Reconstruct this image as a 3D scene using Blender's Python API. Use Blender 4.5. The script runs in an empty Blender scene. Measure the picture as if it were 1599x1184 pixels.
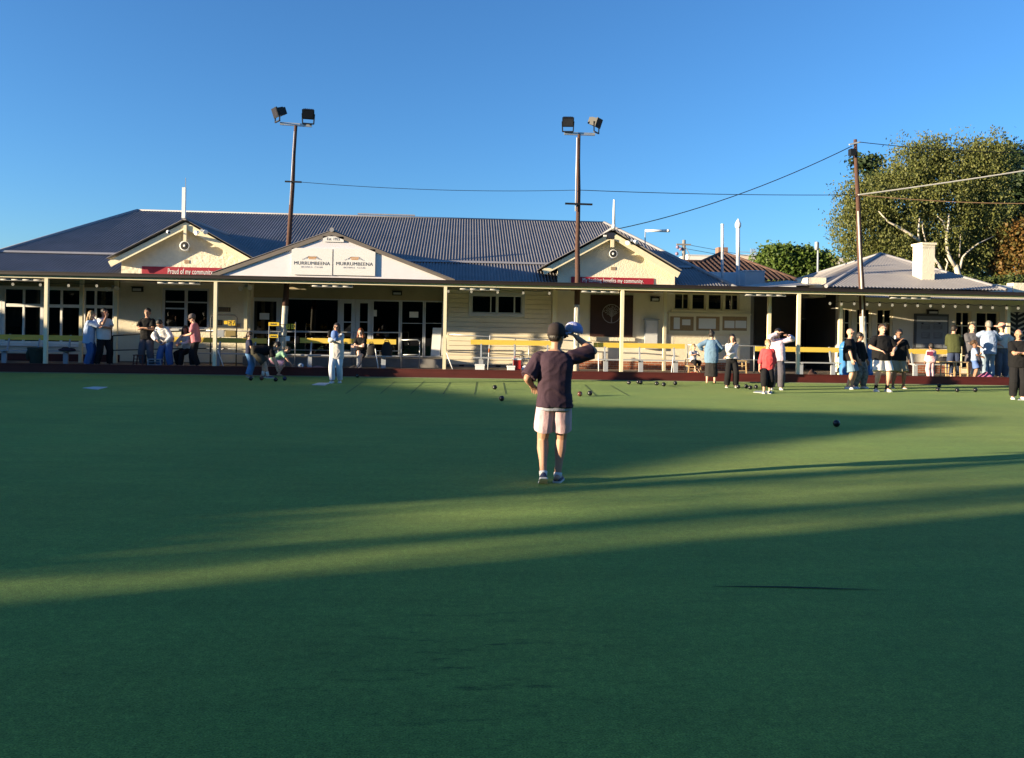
import bpy, bmesh, math, random
import numpy as np
from mathutils import Vector, Matrix, noise
random.seed(7); rng = np.random.default_rng(7)
S = bpy.context.scene
COL = S.collection
# ------------------------------------------------------------------ camera
F_PX, EYE, YAW, ROLL, HOR = 1200.0, 1.65, .0615, .0175, 512.8
PW, PH = 1599.0, 1184.0
cam = bpy.data.cameras.new('camera'); cam_o = bpy.data.objects.new('camera', cam); COL.objects.link(cam_o)
cam.sensor_fit = 'HORIZONTAL'; cam.sensor_width = 36; cam.lens = F_PX / PW * 36
cam.shift_y = -(PH / 2 - HOR) / PW
cam.clip_start = .1; cam.clip_end = 3000
_R = Vector((math.cos(YAW), -math.sin(YAW), 0)); _F = Vector((math.sin(YAW), math.cos(YAW), 0)); _Z = Vector((0, 0, 1))
_cx = _R * math.cos(ROLL) + _Z * math.sin(ROLL); _cy = -_R * math.sin(ROLL) + _Z * math.cos(ROLL)
cam_o.matrix_world = Matrix(((_cx.x, _cy.x, -_F.x, 0), (_cx.y, _cy.y, -_F.y, 0), (_cx.z, _cy.z, -_F.z, EYE), (0, 0, 0, 1)))
S.camera = cam_o
# ------------------------------------------------------------------ sky, sun, exposure
SUN = Vector((1, .295, -.14)).normalized()
el = math.asin(-SUN.z)
world = bpy.data.worlds.new('World'); S.world = world; world.use_nodes = True
nt = world.node_tree; nt.nodes.clear()
sky = nt.nodes.new('ShaderNodeTexSky'); sky.sky_type = 'NISHITA'; sky.sun_disc = False
sky.sun_elevation = el; sky.sun_rotation = math.atan2(-SUN.x, -SUN.y)
sky.altitude = 60; sky.air_density = 1.0; sky.dust_density = .35; sky.ozone_density = 5.2
bg = nt.nodes.new('ShaderNodeBackground'); bg.inputs['Strength'].default_value = .100
wo = nt.nodes.new('ShaderNodeOutputWorld')
nt.links.new(sky.outputs[0], bg.inputs[0]); nt.links.new(bg.outputs[0], wo.inputs[0])
sl = bpy.data.lights.new('sun', 'SUN'); sl.energy = 5.0; sl.angle = math.radians(.5); sl.color = (1, .81, .54)
sun_o = bpy.data.objects.new('sun', sl); COL.objects.link(sun_o)
sun_o.rotation_euler = SUN.to_track_quat('-Z', 'Y').to_euler(); sun_o.location = (-60, -15, 30)
S.view_settings.view_transform = 'Standard'; S.view_settings.look = 'None'
S.view_settings.exposure = 1.62; S.view_settings.gamma = 1; S.view_settings.use_curve_mapping = False

# ------------------------------------------------------------------ pixel <-> place
def ray(px, py):
    dx = (px - 799.5) / F_PX; dy = -(py - HOR) / F_PX
    u = dx * math.cos(ROLL) - dy * math.sin(ROLL); v = dx * math.sin(ROLL) + dy * math.cos(ROLL)
    return (math.sin(YAW) + u * math.cos(YAW), math.cos(YAW) - u * math.sin(YAW), v)
def P(px, py, Y):
    d = ray(px, py); t = Y / d[1]; return Vector((t * d[0], Y, EYE + t * d[2]))
def G(px, py, Z=0.0):
    d = ray(px, py); t = (Z - EYE) / d[2]; return Vector((t * d[0], t * d[1], Z))
def RC(x0, y0, x1, y1, Y):
    "a rectangle of the photo -> x0, x1, z0, z1 on the wall at depth Y"
    xm, ym = (x0 + x1) / 2, (y0 + y1) / 2
    return P(x0, ym, Y).x, P(x1, ym, Y).x, P(xm, y1, Y).z, P(xm, y0, Y).z

# ------------------------------------------------------------------ materials
_M = {}
def mat(name, col, rough=.7, vary=.12, scale=3.0, bump=0.0, bscale=40.0, metal=0.0, spec=.4, stretch=(1, 1, 1), dirt=0.0, island=0.0):
    if name in _M: return _M[name]
    m = bpy.data.materials.new(name); m.use_nodes = True; t = m.node_tree; N = t.nodes; L = t.links
    b = N['Principled BSDF']; b.inputs['Roughness'].default_value = rough; b.inputs['Metallic'].default_value = metal
    b.inputs['Specular IOR Level'].default_value = spec
    b.inputs['Base Color'].default_value = (*col, 1)
    geo = N.new('ShaderNodeNewGeometry'); mp = N.new('ShaderNodeMapping'); mp.inputs['Scale'].default_value = stretch
    L.new(geo.outputs['Position'], mp.inputs['Vector'])
    src = None
    if vary:
        n = N.new('ShaderNodeTexNoise'); n.inputs['Scale'].default_value = scale; n.inputs['Detail'].default_value = 5; n.inputs['Roughness'].default_value = .62
        L.new(mp.outputs[0], n.inputs['Vector'])
        mr = N.new('ShaderNodeMapRange'); mr.inputs[1].default_value = .25; mr.inputs[2].default_value = .75
        mr.inputs[3].default_value = 1 - vary; mr.inputs[4].default_value = 1 + vary * .6
        L.new(n.outputs['Fac'], mr.inputs[0]); src = mr.outputs[0]
    if island:
        mr2 = N.new('ShaderNodeMapRange'); mr2.inputs[3].default_value = 1 - island; mr2.inputs[4].default_value = 1 + island
        L.new(geo.outputs['Random Per Island'], mr2.inputs[0])
        if src is None: src = mr2.outputs[0]
        else:
            mu = N.new('ShaderNodeMath'); mu.operation = 'MULTIPLY'; L.new(src, mu.inputs[0]); L.new(mr2.outputs[0], mu.inputs[1]); src = mu.outputs[0]
    if src is not None:
        vm = N.new('ShaderNodeVectorMath'); vm.operation = 'SCALE'; vm.inputs[0].default_value = col
        L.new(src, vm.inputs['Scale']); out = vm.outputs[0]
        if dirt:
            n2 = N.new('ShaderNodeTexNoise'); n2.inputs['Scale'].default_value = 1.3; n2.inputs['Detail'].default_value = 8; n2.inputs['Roughness'].default_value = .7
            L.new(geo.outputs['Position'], n2.inputs['Vector'])
            r2 = N.new('ShaderNodeMapRange'); r2.inputs[1].default_value = .5; r2.inputs[2].default_value = .75; r2.inputs[4].default_value = dirt
            L.new(n2.outputs['Fac'], r2.inputs[0])
            mx = N.new('ShaderNodeMix'); mx.data_type = 'RGBA'; L.new(r2.outputs[0], mx.inputs[0]); L.new(out, mx.inputs[6])
            mx.inputs[7].default_value = (col[0] * .45, col[1] * .42, col[2] * .36, 1); out = mx.outputs[2]
        L.new(out, b.inputs['Base Color'])
    if bump:
        n3 = N.new('ShaderNodeTexNoise'); n3.inputs['Scale'].default_value = bscale; n3.inputs['Detail'].default_value = 3
        L.new(mp.outputs[0], n3.inputs['Vector'])
        bp = N.new('ShaderNodeBump'); bp.inputs['Strength'].default_value = bump; bp.inputs['Distance'].default_value = .03
        L.new(n3.outputs['Fac'], bp.inputs['Height']); L.new(bp.outputs[0], b.inputs['Normal'])
    _M[name] = m; return m

def glass(name, tint=(.22, .24, .25), refl=.06):
    if name in _M: return _M[name]
    m = bpy.data.materials.new(name); m.use_nodes = True; t = m.node_tree; N = t.nodes; L = t.links; N.clear()
    o = N.new('ShaderNodeOutputMaterial'); tr = N.new('ShaderNodeBsdfTransparent'); tr.inputs[0].default_value = (*tint, 1)
    gl = N.new('ShaderNodeBsdfGlossy'); gl.inputs['Roughness'].default_value = .02; gl.inputs[0].default_value = (.9, .93, .95, 1)
    lw = N.new('ShaderNodeLayerWeight'); lw.inputs[0].default_value = .35
    mr = N.new('ShaderNodeMapRange'); mr.inputs[3].default_value = refl * .5; mr.inputs[4].default_value = .75
    mx = N.new('ShaderNodeMixShader'); L.new(lw.outputs['Fresnel'], mr.inputs[0]); L.new(mr.outputs[0], mx.inputs[0])
    L.new(tr.outputs[0], mx.inputs[1]); L.new(gl.outputs[0], mx.inputs[2]); L.new(mx.outputs[0], o.inputs[0])
    _M[name] = m; return m

def leaf_mat(name, c1, c2, back=.35):
    if name in _M: return _M[name]
    m = bpy.data.materials.new(name); m.use_nodes = True; t = m.node_tree; N = t.nodes; L = t.links; N.clear()
    o = N.new('ShaderNodeOutputMaterial'); geo = N.new('ShaderNodeNewGeometry')
    mx = N.new('ShaderNodeMix'); mx.data_type = 'RGBA'; mx.inputs[6].default_value = (*c1, 1); mx.inputs[7].default_value = (*c2, 1)
    L.new(geo.outputs['Random Per Island'], mx.inputs[0])
    d = N.new('ShaderNodeBsdfPrincipled'); d.inputs['Roughness'].default_value = .55; d.inputs['Specular IOR Level'].default_value = .3
    tr = N.new('ShaderNodeBsdfTranslucent'); ms = N.new('ShaderNodeMixShader'); ms.inputs[0].default_value = back
    L.new(mx.outputs[2], d.inputs['Base Color']); L.new(mx.outputs[2], tr.inputs[0])
    L.new(d.outputs[0], ms.inputs[1]); L.new(tr.outputs[0], ms.inputs[2]); L.new(ms.outputs[0], o.inputs[0])
    _M[name] = m; return m

CREAM = mat('cream_render', (.76, .69, .53), .85, .10, 2.0, .5, 22, dirt=.18)
CREAMS = mat('cream_render_smooth', (.72, .665, .545), .8, .08, 2.0, .15, 60, dirt=.22)
TRIM = mat('cream_trim_paint', (.78, .70, .49), .45, .08, 4, .05, 30)
OLIVE = mat('olive_soffit', (.28, .24, .13), .7, .1, 3)
WHITE = mat('white_paint', (.82, .82, .80), .4, .06, 5, .03, 60)
GREYW = mat('grey_white_aluminium', (.55, .57, .60), .35, .05, 5)
PEDI = mat('pediment_sheet', (.74, .70, .73), .6, .05, 2, dirt=.08)
BROWN = mat('dark_brown_gutter', (.024, .017, .014), .45, .12, 3)
MAROON = mat('maroon_board', (.085, .013, .010), .6, .25, 3, .1, 30, stretch=(.4, 1, 3), dirt=.5)
ROOFM = mat('corrugated_steel', (.175, .168, .175), .5, .22, 1.2, metal=0, spec=.35, dirt=.25)
ROOFM2 = mat('corrugated_steel_pale', (.27, .255, .25), .55, .12, 1.2, metal=0, spec=.3, dirt=.2)
FLASH = mat('ridge_flashing', (.27, .265, .28), .55, .1, 3)
BLACK = mat('black_metal', (.007, .007, .008), .5, .2, 6)
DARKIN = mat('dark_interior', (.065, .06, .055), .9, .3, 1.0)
GALV = mat('galvanised_pipe', (.42, .44, .46), .35, .1, 8, metal=.6)
STEEL = mat('grey_painted_steel', (.34, .37, .41), .45, .1, 6)
YELLOW = mat('yellow_painted_board', (.74, .52, .085), .5, .12, 4, .05, 30, stretch=(.5, 1, 4), dirt=.25)
GREYB = mat('grey_seat_board', (.38, .40, .42), .5, .12, 4, stretch=(.5, 1, 4))
CONC = mat('verandah_concrete', (.24, .19, .16), .9, .25, 2.5, .2, 60, dirt=.5)
BRICK = None
TIMBER = mat('weathered_timber_pole', (.085, .042, .030), .9, .35, 6, .5, 40, stretch=(3, 3, .15))
WOOD = mat('pale_timber', (.52, .36, .18), .55, .2, 8, stretch=(1, 1, 6))
PAPER = mat('paper', (.72, .72, .70), .8, .03, 5)
CORK = mat('cork_board', (.34, .23, .12), .9, .2, 30)
REDB = mat('red_banner', (.30, .014, .030), .5, .05, 3)
GLASS = glass('window_glass', (.42, .44, .45)); GLASSD = glass('shopfront_glass', (.08, .08, .08), .06)
CURT = mat('net_curtain', (.45, .44, .40), .9, .15, 12, stretch=(4, 1, .3))
RUBBER = mat('black_bowl', (.012, .013, .016), .22, .0)

# ------------------------------------------------------------------ mesh helpers
class MB:
    def __init__(s): s.v = []; s.f = []; s.m = []; s.sm = []
    def add(s, vs, fs, mi=0, smooth=False):
        o = len(s.v); s.v.extend([tuple(v) for v in vs])
        for f in fs: s.f.append(tuple(i + o for i in f)); s.m.append(mi); s.sm.append(smooth)
        return s
    def box(s, x0, x1, y0, y1, z0, z1, mi=0):
        if x0 > x1: x0, x1 = x1, x0
        if y0 > y1: y0, y1 = y1, y0
        if z0 > z1: z0, z1 = z1, z0
        return s.add([(x0, y0, z0), (x1, y0, z0), (x1, y1, z0), (x0, y1, z0), (x0, y0, z1), (x1, y0, z1), (x1, y1, z1), (x0, y1, z1)],
                     [(3, 2, 1, 0), (4, 5, 6, 7), (0, 1, 5, 4), (1, 2, 6, 5), (2, 3, 7, 6), (3, 0, 4, 7)], mi)
    def obox(s, c, ax, ay, az, mi=0):
        c = Vector(c); vs = []
        for k in (-1, 1):
            for (i, j) in ((-1, -1), (1, -1), (1, 1), (-1, 1)): vs.append(c + Vector(ax) * i + Vector(ay) * j + Vector(az) * k)
        return s.add(vs, [(3, 2, 1, 0), (4, 5, 6, 7), (0, 1, 5, 4), (1, 2, 6, 5), (2, 3, 7, 6), (3, 0, 4, 7)], mi)
    def bar(s, a, b, w, d=None, mi=0, up=(0, 0, 1)):
        a, b = Vector(a), Vector(b); t = (b - a); l = t.length; t.normalize(); u = Vector(up)
        if abs(t.dot(u)) > .98: u = Vector((0, 1, 0))
        x = t.cross(u).normalized(); y = x.cross(t)
        return s.obox((a + b) / 2, x * w / 2, y * (d or w) / 2, t * l / 2, mi)
    def tube(s, pts, rs, n=8, mi=0, cap='flat', flat=1.0, axf=None):
        pts = [Vector(p) for p in pts]; k = len(pts)
        if not hasattr(rs, '__len__'): rs = [rs] * k
        rings = list(zip(pts, rs))
        if cap == 'round':
            t0 = (pts[0] - pts[1]).normalized(); t1 = (pts[-1] - pts[-2]).normalized()
            pre = [(pts[0] + t0 * rs[0] * .95, rs[0] * .25), (pts[0] + t0 * rs[0] * .7, rs[0] * .70)]
            post = [(pts[-1] + t1 * rs[-1] * .7, rs[-1] * .70), (pts[-1] + t1 * rs[-1] * .95, rs[-1] * .25)]
            rings = pre + rings + post
        m = len(rings); vs = []; x = None
        for i, (p, r) in enumerate(rings):
            a = rings[max(0, i - 1)][0]; b = rings[min(m - 1, i + 1)][0]; t = (b - a)
            t = t.normalized() if t.length > 1e-9 else Vector((0, 0, 1))
            if x is None:
                u = Vector(axf) if axf else (Vector((0, 0, 1)) if abs(t.z) < .9 else Vector((0, 1, 0)))
                x = (u - t * u.dot(t)).normalized()
            else:
                x = (x - t * x.dot(t)).normalized()
            y = t.cross(x)
            for j in range(n):
                an = 2 * math.pi * j / n; vs.append(p + x * (math.cos(an) * r) + y * (math.sin(an) * r * flat))
        fs = []
        for i in range(m - 1):
            for j in range(n):
                j2 = (j + 1) % n; fs.append((i * n + j, i * n + j2, (i + 1) * n + j2, (i + 1) * n + j))
        s.add(vs, fs, mi, n > 5)
        o = len(s.v) - len(vs)
        s.f.append(tuple(o + j for j in reversed(range(n)))); s.m.append(mi); s.sm.append(False)
        s.f.append(tuple(o + (m - 1) * n + j for j in range(n))); s.m.append(mi); s.sm.append(False)
        return s
    def loft(s, rings, mi=0, smooth=True):
        "rings: lists of points of equal count"
        n = len(rings[0]); vs = [p for r in rings for p in r]; fs = []
        for i in range(len(rings) - 1):
            for j in range(n):
                j2 = (j + 1) % n; fs.append((i * n + j, i * n + j2, (i + 1) * n + j2, (i + 1) * n + j))
        fs.append(tuple(reversed(range(n)))); fs.append(tuple((len(rings) - 1) * n + j for j in range(n)))
        return s.add(vs, fs, mi, smooth)
    def ball(s, c, r, mi=0, nu=10, nv=7, ax=None):
        c = Vector(c); r = r if hasattr(r, '__len__') else (r, r, r)
        ax = ax or (Vector((1, 0, 0)), Vector((0, 1, 0)), Vector((0, 0, 1))); vs = []; fs = []
        vs.append(c - ax[2] * r[2])
        for i in range(1, nv):
            ph = -math.pi / 2 + math.pi * i / nv
            for j in range(nu):
                th = 2 * math.pi * j / nu
                vs.append(c + ax[0] * (r[0] * math.cos(ph) * math.cos(th)) + ax[1] * (r[1] * math.cos(ph) * math.sin(th)) + ax[2] * (r[2] * math.sin(ph)))
        vs.append(c + ax[2] * r[2]); e = len(vs) - 1
        for j in range(nu):
            j2 = (j + 1) % nu
            fs.append((0, 1 + j2, 1 + j)); fs.append((e, e - nu + j, e - nu + j2))
            for i in range(nv - 2): fs.append((1 + i * nu + j, 1 + i * nu + j2, 1 + (i + 1) * nu + j2, 1 + (i + 1) * nu + j))
        return s.add(vs, fs, mi, True)
    def lathe(s, c, prof, n=14, mi=0, ax=None):
        "prof: (radius, height) pairs along axis ax[2]"
        c = Vector(c); ax = ax or (Vector((1, 0, 0)), Vector((0, 1, 0)), Vector((0, 0, 1)))
        rings = [[c + ax[0] * (r * math.cos(2 * math.pi * j / n)) + ax[1] * (r * math.sin(2 * math.pi * j / n)) + ax[2] * z for j in range(n)] for r, z in prof]
        return s.loft(rings, mi, True)
    def prism(s, poly, y0, y1, mi=0):
        "poly in (x, z), extruded from y0 to y1"
        n = len(poly); vs = [(x, y0, z) for x, z in poly] + [(x, y1, z) for x, z in poly]
        fs = [tuple(range(n)), tuple(reversed(range(n, 2 * n)))] + [(i, i + n, (i + 1) % n + n, (i + 1) % n) for i in range(n)]
        return s.add(vs, fs, mi)
    def build(s, name, mats, parent=None, root=None, smooth=None):
        me = bpy.data.meshes.new(name)
        off = root_loc(parent) if parent is not None else Vector((0, 0, 0))
        me.from_pydata([(v[0] - off.x, v[1] - off.y, v[2] - off.z) for v in s.v], [], s.f)
        if not isinstance(mats, (list, tuple)): mats = [mats]
        for m in mats: me.materials.append(m)
        me.polygons.foreach_set('material_index', s.m)
        me.polygons.foreach_set('use_smooth', s.sm if smooth is None else [smooth] * len(s.f))
        bm = bmesh.new(); bm.from_mesh(me); bmesh.ops.recalc_face_normals(bm, faces=bm.faces); bm.to_mesh(me); bm.free()
        o = bpy.data.objects.new(name, me); COL.objects.link(o)
        if parent is not None: o.parent = parent
        return o

def root_loc(o):
    p = Vector(o.location)
    while o.parent is not None: o = o.parent; p = p + Vector(o.location)
    return p
def tag(o, label=None, cat=None, group=None, kind=None):
    if label: o['label'] = label
    if cat: o['category'] = cat
    if group: o['group'] = group
    if kind: o['kind'] = kind
    return o
def thing(name, label, cat, loc, group=None):
    o = bpy.data.objects.new(name, None); COL.objects.link(o); o.location = loc; o.empty_display_size = .2
    return tag(o, label, cat, group)
def struct(o): o['kind'] = 'structure'; return o
def dup_tree(o, parent=None):
    c = o.copy(); COL.objects.link(c); c.parent = parent
    for ch in [x for x in o.children]: dup_tree(ch, c)
    return c
TEXTS = []
def text(body, x, z, y, size, m, parent, name='lettering', align='CENTER', width=None):
    cu = bpy.data.curves.new(name, 'FONT'); cu.body = body; cu.size = size; cu.align_x = align; cu.align_y = 'CENTER'; cu.extrude = .002
    cu.space_character = 1.05
    o = bpy.data.objects.new(name, cu); COL.objects.link(o); off = root_loc(parent)
    o.parent = parent; o.location = Vector((x, y, z)) - off; o.rotation_euler = (math.pi / 2, 0, 0)
    cu.materials.append(m); TEXTS.append((o, width)); return o

def corr(cols, amp, top, bot, nrm, mb, mi=0):
    "corrugated sheet: cols = positions u; top(u), bot(u) give points; nrm the normal; each wave 6 columns"
    vs = []; fs = []
    for i, u in enumerate(cols):
        h = amp * math.sin(i * math.pi / 3)
        vs.append(Vector(top(u)) + nrm * h); vs.append(Vector(bot(u)) + nrm * h)
    for i in range(len(cols) - 1): fs.append((2 * i, 2 * i + 1, 2 * i + 3, 2 * i + 2))
    mb.add(vs, fs, mi, True); return mb
def cols(a, b, pitch):
    n = int((b - a) / (pitch / 6)); return [a + (b - a) * i / n for i in range(n + 1)]

def wall(name, m, parent, x0, x1, z0, z1, Y, holes=(), depth=.22):
    "a wall facing the green, with real openings and reveals"
    mb = MB(); xs = sorted({x0, x1, *[h[0] for h in holes], *[h[1] for h in holes]}); zs = sorted({z0, z1, *[h[2] for h in holes], *[h[3] for h in holes]})
    xs = [x for x in xs if x0 <= x <= x1]; zs = [z for z in zs if z0 <= z <= z1]
    for i in range(len(xs) - 1):
        for j in range(len(zs) - 1):
            cx, cz = (xs[i] + xs[i + 1]) / 2, (zs[j] + zs[j + 1]) / 2
            if any(h[0] < cx < h[1] and h[2] < cz < h[3] for h in holes): continue
            a, b, c, d = xs[i], xs[i + 1], zs[j], zs[j + 1]
            mb.add([(a, Y, c), (b, Y, c), (b, Y, d), (a, Y, d)], [(0, 1, 2, 3)])
            mb.add([(a, Y + depth, c), (b, Y + depth, c), (b, Y + depth, d), (a, Y + depth, d)], [(3, 2, 1, 0)])
    for h in holes:
        a, b, c, d = h
        for q in (((a, c), (a, d)), ((b, d), (b, c)), ((a, d), (b, d)), ((b, c), (a, c))):
            mb.add([(q[0][0], Y, q[0][1]), (q[1][0], Y, q[1][1]), (q[1][0], Y + depth, q[1][1]), (q[0][0], Y + depth, q[0][1])], [(0, 1, 2, 3)])
    for a, b, c, d in ((x0, x0, z0, z1), (x1, x1, z0, z1)):
        mb.add([(a, Y, c), (a, Y + depth, c), (a, Y + depth, d), (a, Y, d)], [(0, 1, 2, 3)])
    mb.add([(x0, Y, z1), (x1, Y, z1), (x1, Y + depth, z1), (x0, Y + depth, z1)], [(0, 1, 2, 3)])
    me = bpy.data.meshes.new(name); off = root_loc(parent)
    me.from_pydata([(v[0] - off.x, v[1] - off.y, v[2] - off.z) for v in mb.v], [], mb.f); me.materials.append(m)
    o = bpy.data.objects.new(name, me); COL.objects.link(o); o.parent = parent; return o

def window(parent, x0, x1, z0, z1, Y, vbars=(), hbars=(), fw=.07, bw=.045, fm=None, gm=None, name='window', sill=True, label=None, deep=.10, wides=()):
    "frame set 8 cm into the opening; each light its own pane"
    fm = fm or WHITE; gm = gm or GLASS; y0, y1 = Y + .05, Y + .05 + deep; mb = MB(); e = .004
    mb.box(x0 + e, x0 + fw, y0, y1, z0 + e, z1 - e); mb.box(x1 - fw, x1 - e, y0, y1, z0 + e, z1 - e)
    mb.box(x0 + fw, x1 - fw, y0 + .003, y1 - .003, z1 - fw, z1 - e); mb.box(x0 + fw, x1 - fw, y0 + .003, y1 - .003, z0 + e, z0 + fw)
    vb = [(v, bw) if not hasattr(v, '__len__') else v for v in vbars]
    for v, w in vb: mb.box(v - w / 2, v + w / 2, y0 + .006, y1 - .006, z0 + fw, z1 - fw)
    hb = [(v, bw) if not hasattr(v, '__len__') else v for v in hbars]
    for v, w in hb: mb.box(x0 + fw, x1 - fw, y0 + .012, y1 - .012, v - w / 2, v + w / 2)
    fr = mb.build(name, fm, parent)
    if label: fr['label'] = label
    xs = [x0 + fw] + [q for v, w in sorted(vb) for q in (v - w / 2, v + w / 2)] + [x1 - fw]
    zs = [z0 + fw] + [q for v, w in sorted(hb) for q in (v - w / 2, v + w / 2)] + [z1 - fw]
    for i in range(0, len(xs), 2):
        for j in range(0, len(zs), 2):
            MB().box(xs[i] - .008, xs[i + 1] + .008, (y0 + y1) / 2 - .003, (y0 + y1) / 2 + .003, zs[j] - .008, zs[j + 1] + .008).build('pane', gm, fr)
    if sill: MB().box(x0 - .05, x1 + .05, Y - .06, Y + .06, z0 - .07, z0 - .003).build('sill', fm, fr)
    return fr
# ------------------------------------------------------------------ ground
YK, ZF = 24.9, .20           # kerb face, verandah floor level
YW, YG = 28.2, 28.55         # bay walls, portico glass line
def X(px, Y=28.2, py=500): return P(px, py, Y).x
def Z(px, py, Y=28.2): return P(px, py, Y).z

def turf():
    m = bpy.data.materials.new('bowling_turf'); m.use_nodes = True; t = m.node_tree; N = t.nodes; L = t.links
    b = N['Principled BSDF']; b.inputs['Roughness'].default_value = .8; b.inputs['Specular IOR Level'].default_value = .08
    b.inputs['Sheen Weight'].default_value = .13; b.inputs['Sheen Roughness'].default_value = .5; b.inputs['Sheen Tint'].default_value = (.78, .85, .60, 1)
    geo = N.new('ShaderNodeNewGeometry')
    def noi(sc, det, st=(1, 1, 1), rot=0.0, ro=.6):
        mp = N.new('ShaderNodeMapping'); mp.inputs['Scale'].default_value = st; mp.inputs['Rotation'].default_value = (0, 0, rot)
        n = N.new('ShaderNodeTexNoise'); n.inputs['Scale'].default_value = sc; n.inputs['Detail'].default_value = det; n.inputs['Roughness'].default_value = ro
        L.new(geo.outputs['Position'], mp.inputs[0]); L.new(mp.outputs[0], n.inputs['Vector']); return n.outputs['Fac']
    def rng_(s, a, b_, c, d):
        r = N.new('ShaderNodeMapRange'); r.inputs[1].default_value = a; r.inputs[2].default_value = b_; r.inputs[3].default_value = c; r.inputs[4].default_value = d
        L.new(s, r.inputs[0]); return r.outputs[0]
    def mul(a, c):
        q = N.new('ShaderNodeMath'); q.operation = 'MULTIPLY'; L.new(a, q.inputs[0]); L.new(c, q.inputs[1]); return q.outputs[0]
    big = rng_(noi(.22, 4), .3, .7, .86, 1.12)
    fib = mul(rng_(noi(110, 2), .25, .75, .45, 1.6), rng_(noi(28, 4, (1, 1, 1), 0, .7), .3, .7, .78, 1.25))
    mid = rng_(noi(9, 6, (1, 1, 1), 0, .7), .3, .7, .86, 1.12)
    drag = rng_(noi(1.6, 4, (.35, 2.2, 1), .25), .35, .7, 1.06, .90)
    v = mul(mul(big, fib), mul(mid, drag))
    # worn scuffs where people stand to bowl
    sc = rng_(noi(3.4, 6, (1, 4.5, 1), -.35, .7), .54, .66, 0, 1)
    vd = N.new('ShaderNodeVectorMath'); vd.operation = 'DISTANCE'; L.new(geo.outputs['Position'], vd.inputs[0]); g = G(735, 1040); vd.inputs[1].default_value = (g.x, g.y, 0)
    fall = rng_(vd.outputs['Value'], .25, 1.15, 1, 0)
    scf = rng_(mul(sc, fall), 0, 1, 1, .38)
    # brown spill spots
    v = mul(v, scf)
    mx = N.new('ShaderNodeMix'); mx.data_type = 'RGBA'
    mx.inputs[6].default_value = (.142, .246, .046, 1); mx.inputs[7].default_value = (.200, .278, .050, 1)
    L.new(rng_(noi(.35, 5), .35, .7, 0, 1), mx.inputs[0])
    vm = N.new('ShaderNodeVectorMath'); vm.operation = 'SCALE'; L.new(mx.outputs[2], vm.inputs[0]); L.new(v, vm.inputs['Scale'])
    L.new(vm.outputs[0], b.inputs['Base Color'])
    bp = N.new('ShaderNodeBump'); bp.inputs['Strength'].default_value = 1.0; bp.inputs['Distance'].default_value = .012
    L.new(noi(130, 2), bp.inputs['Height']); L.new(bp.outputs[0], b.inputs['Normal'])
    return m
TURF = turf()
EARTH = mat('dry_earth', (.16, .13, .09), .95, .3, .6, .3, 8)
o = MB().add([(-900, -900, -.30), (900, -900, -.30), (900, 1500, -.30), (-900, 1500, -.30)], [(0, 1, 2, 3)]).build('ground', EARTH); struct(o)
o = MB().box(-20, 26, -9, YK - .06, -.28, 0).build('bowling_green', TURF); struct(o); green = o
# thin joints between the turf rolls, cut as slightly sunk dark strips
SEAM = mat('turf_joint', (.04, .085, .03), .9, .2, 20)
for a, b_ in [((540, 615), (567, 596)), ((594, 615), (617, 596)), ((641, 616), (663, 595)), ((692, 616), (703, 597)), ((741, 616), (744.5, 597)), ((790, 616), (786, 598)),
              ((931, 618), (913, 601)), ((983, 619), (953, 602)), ((1064, 608), (1045, 602))]:
    p, q = G(*a), G(*b_); d = (q - p).normalized(); n = Vector((d.y, -d.x, 0)) * .011
    MB().add([p - n + _Z * .004, p + n + _Z * .004, q + n + _Z * .004, q - n + _Z * .004], [(0, 1, 2, 3)]).build('turf_joint', SEAM, green)
p, q = G(1113, 916.5), G(1408, 921.5); d = (q - p).normalized(); n = Vector((-d.y, d.x, 0)); mb = MB(); vs = []
for i in range(13):
    t = i / 12; c = p.lerp(q, t) + n * (.012 * math.sin(t * 5)); w = .010 * math.sin(math.pi * min(1, t * 1.1 + .03)) + .001
    vs += [c - n * w + _Z * .004, c + n * w + _Z * .004]
o = MB().add(vs, [(2 * i, 2 * i + 2, 2 * i + 3, 2 * i + 1) for i in range(12)]).build('turf_joint', mat('turf_crease', (.008, .02, .012), .9, .2, 20), green); o['label'] = 'long thin crease in the near turf'
# kerb board and verandah paving
mb = MB(); x = -22.0
mb.box(-22, 26, YK, YK + .05, -.28, .255); mb.box(-22, 26, YK - .012, YK + .14, .257, .285)
o = mb.build('kerb', MAROON); struct(o)
o = MB().box(-22, 30, YK + .05, 34, -.28, ZF).build('paving', CONC); struct(o)
o = MB().box(-22, 26, YK - .10, YK - .015, -.25, .018).build('green_edging', mat('edging_board', (.20, .24, .14), .8, .2, 5)); struct(o)

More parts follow.
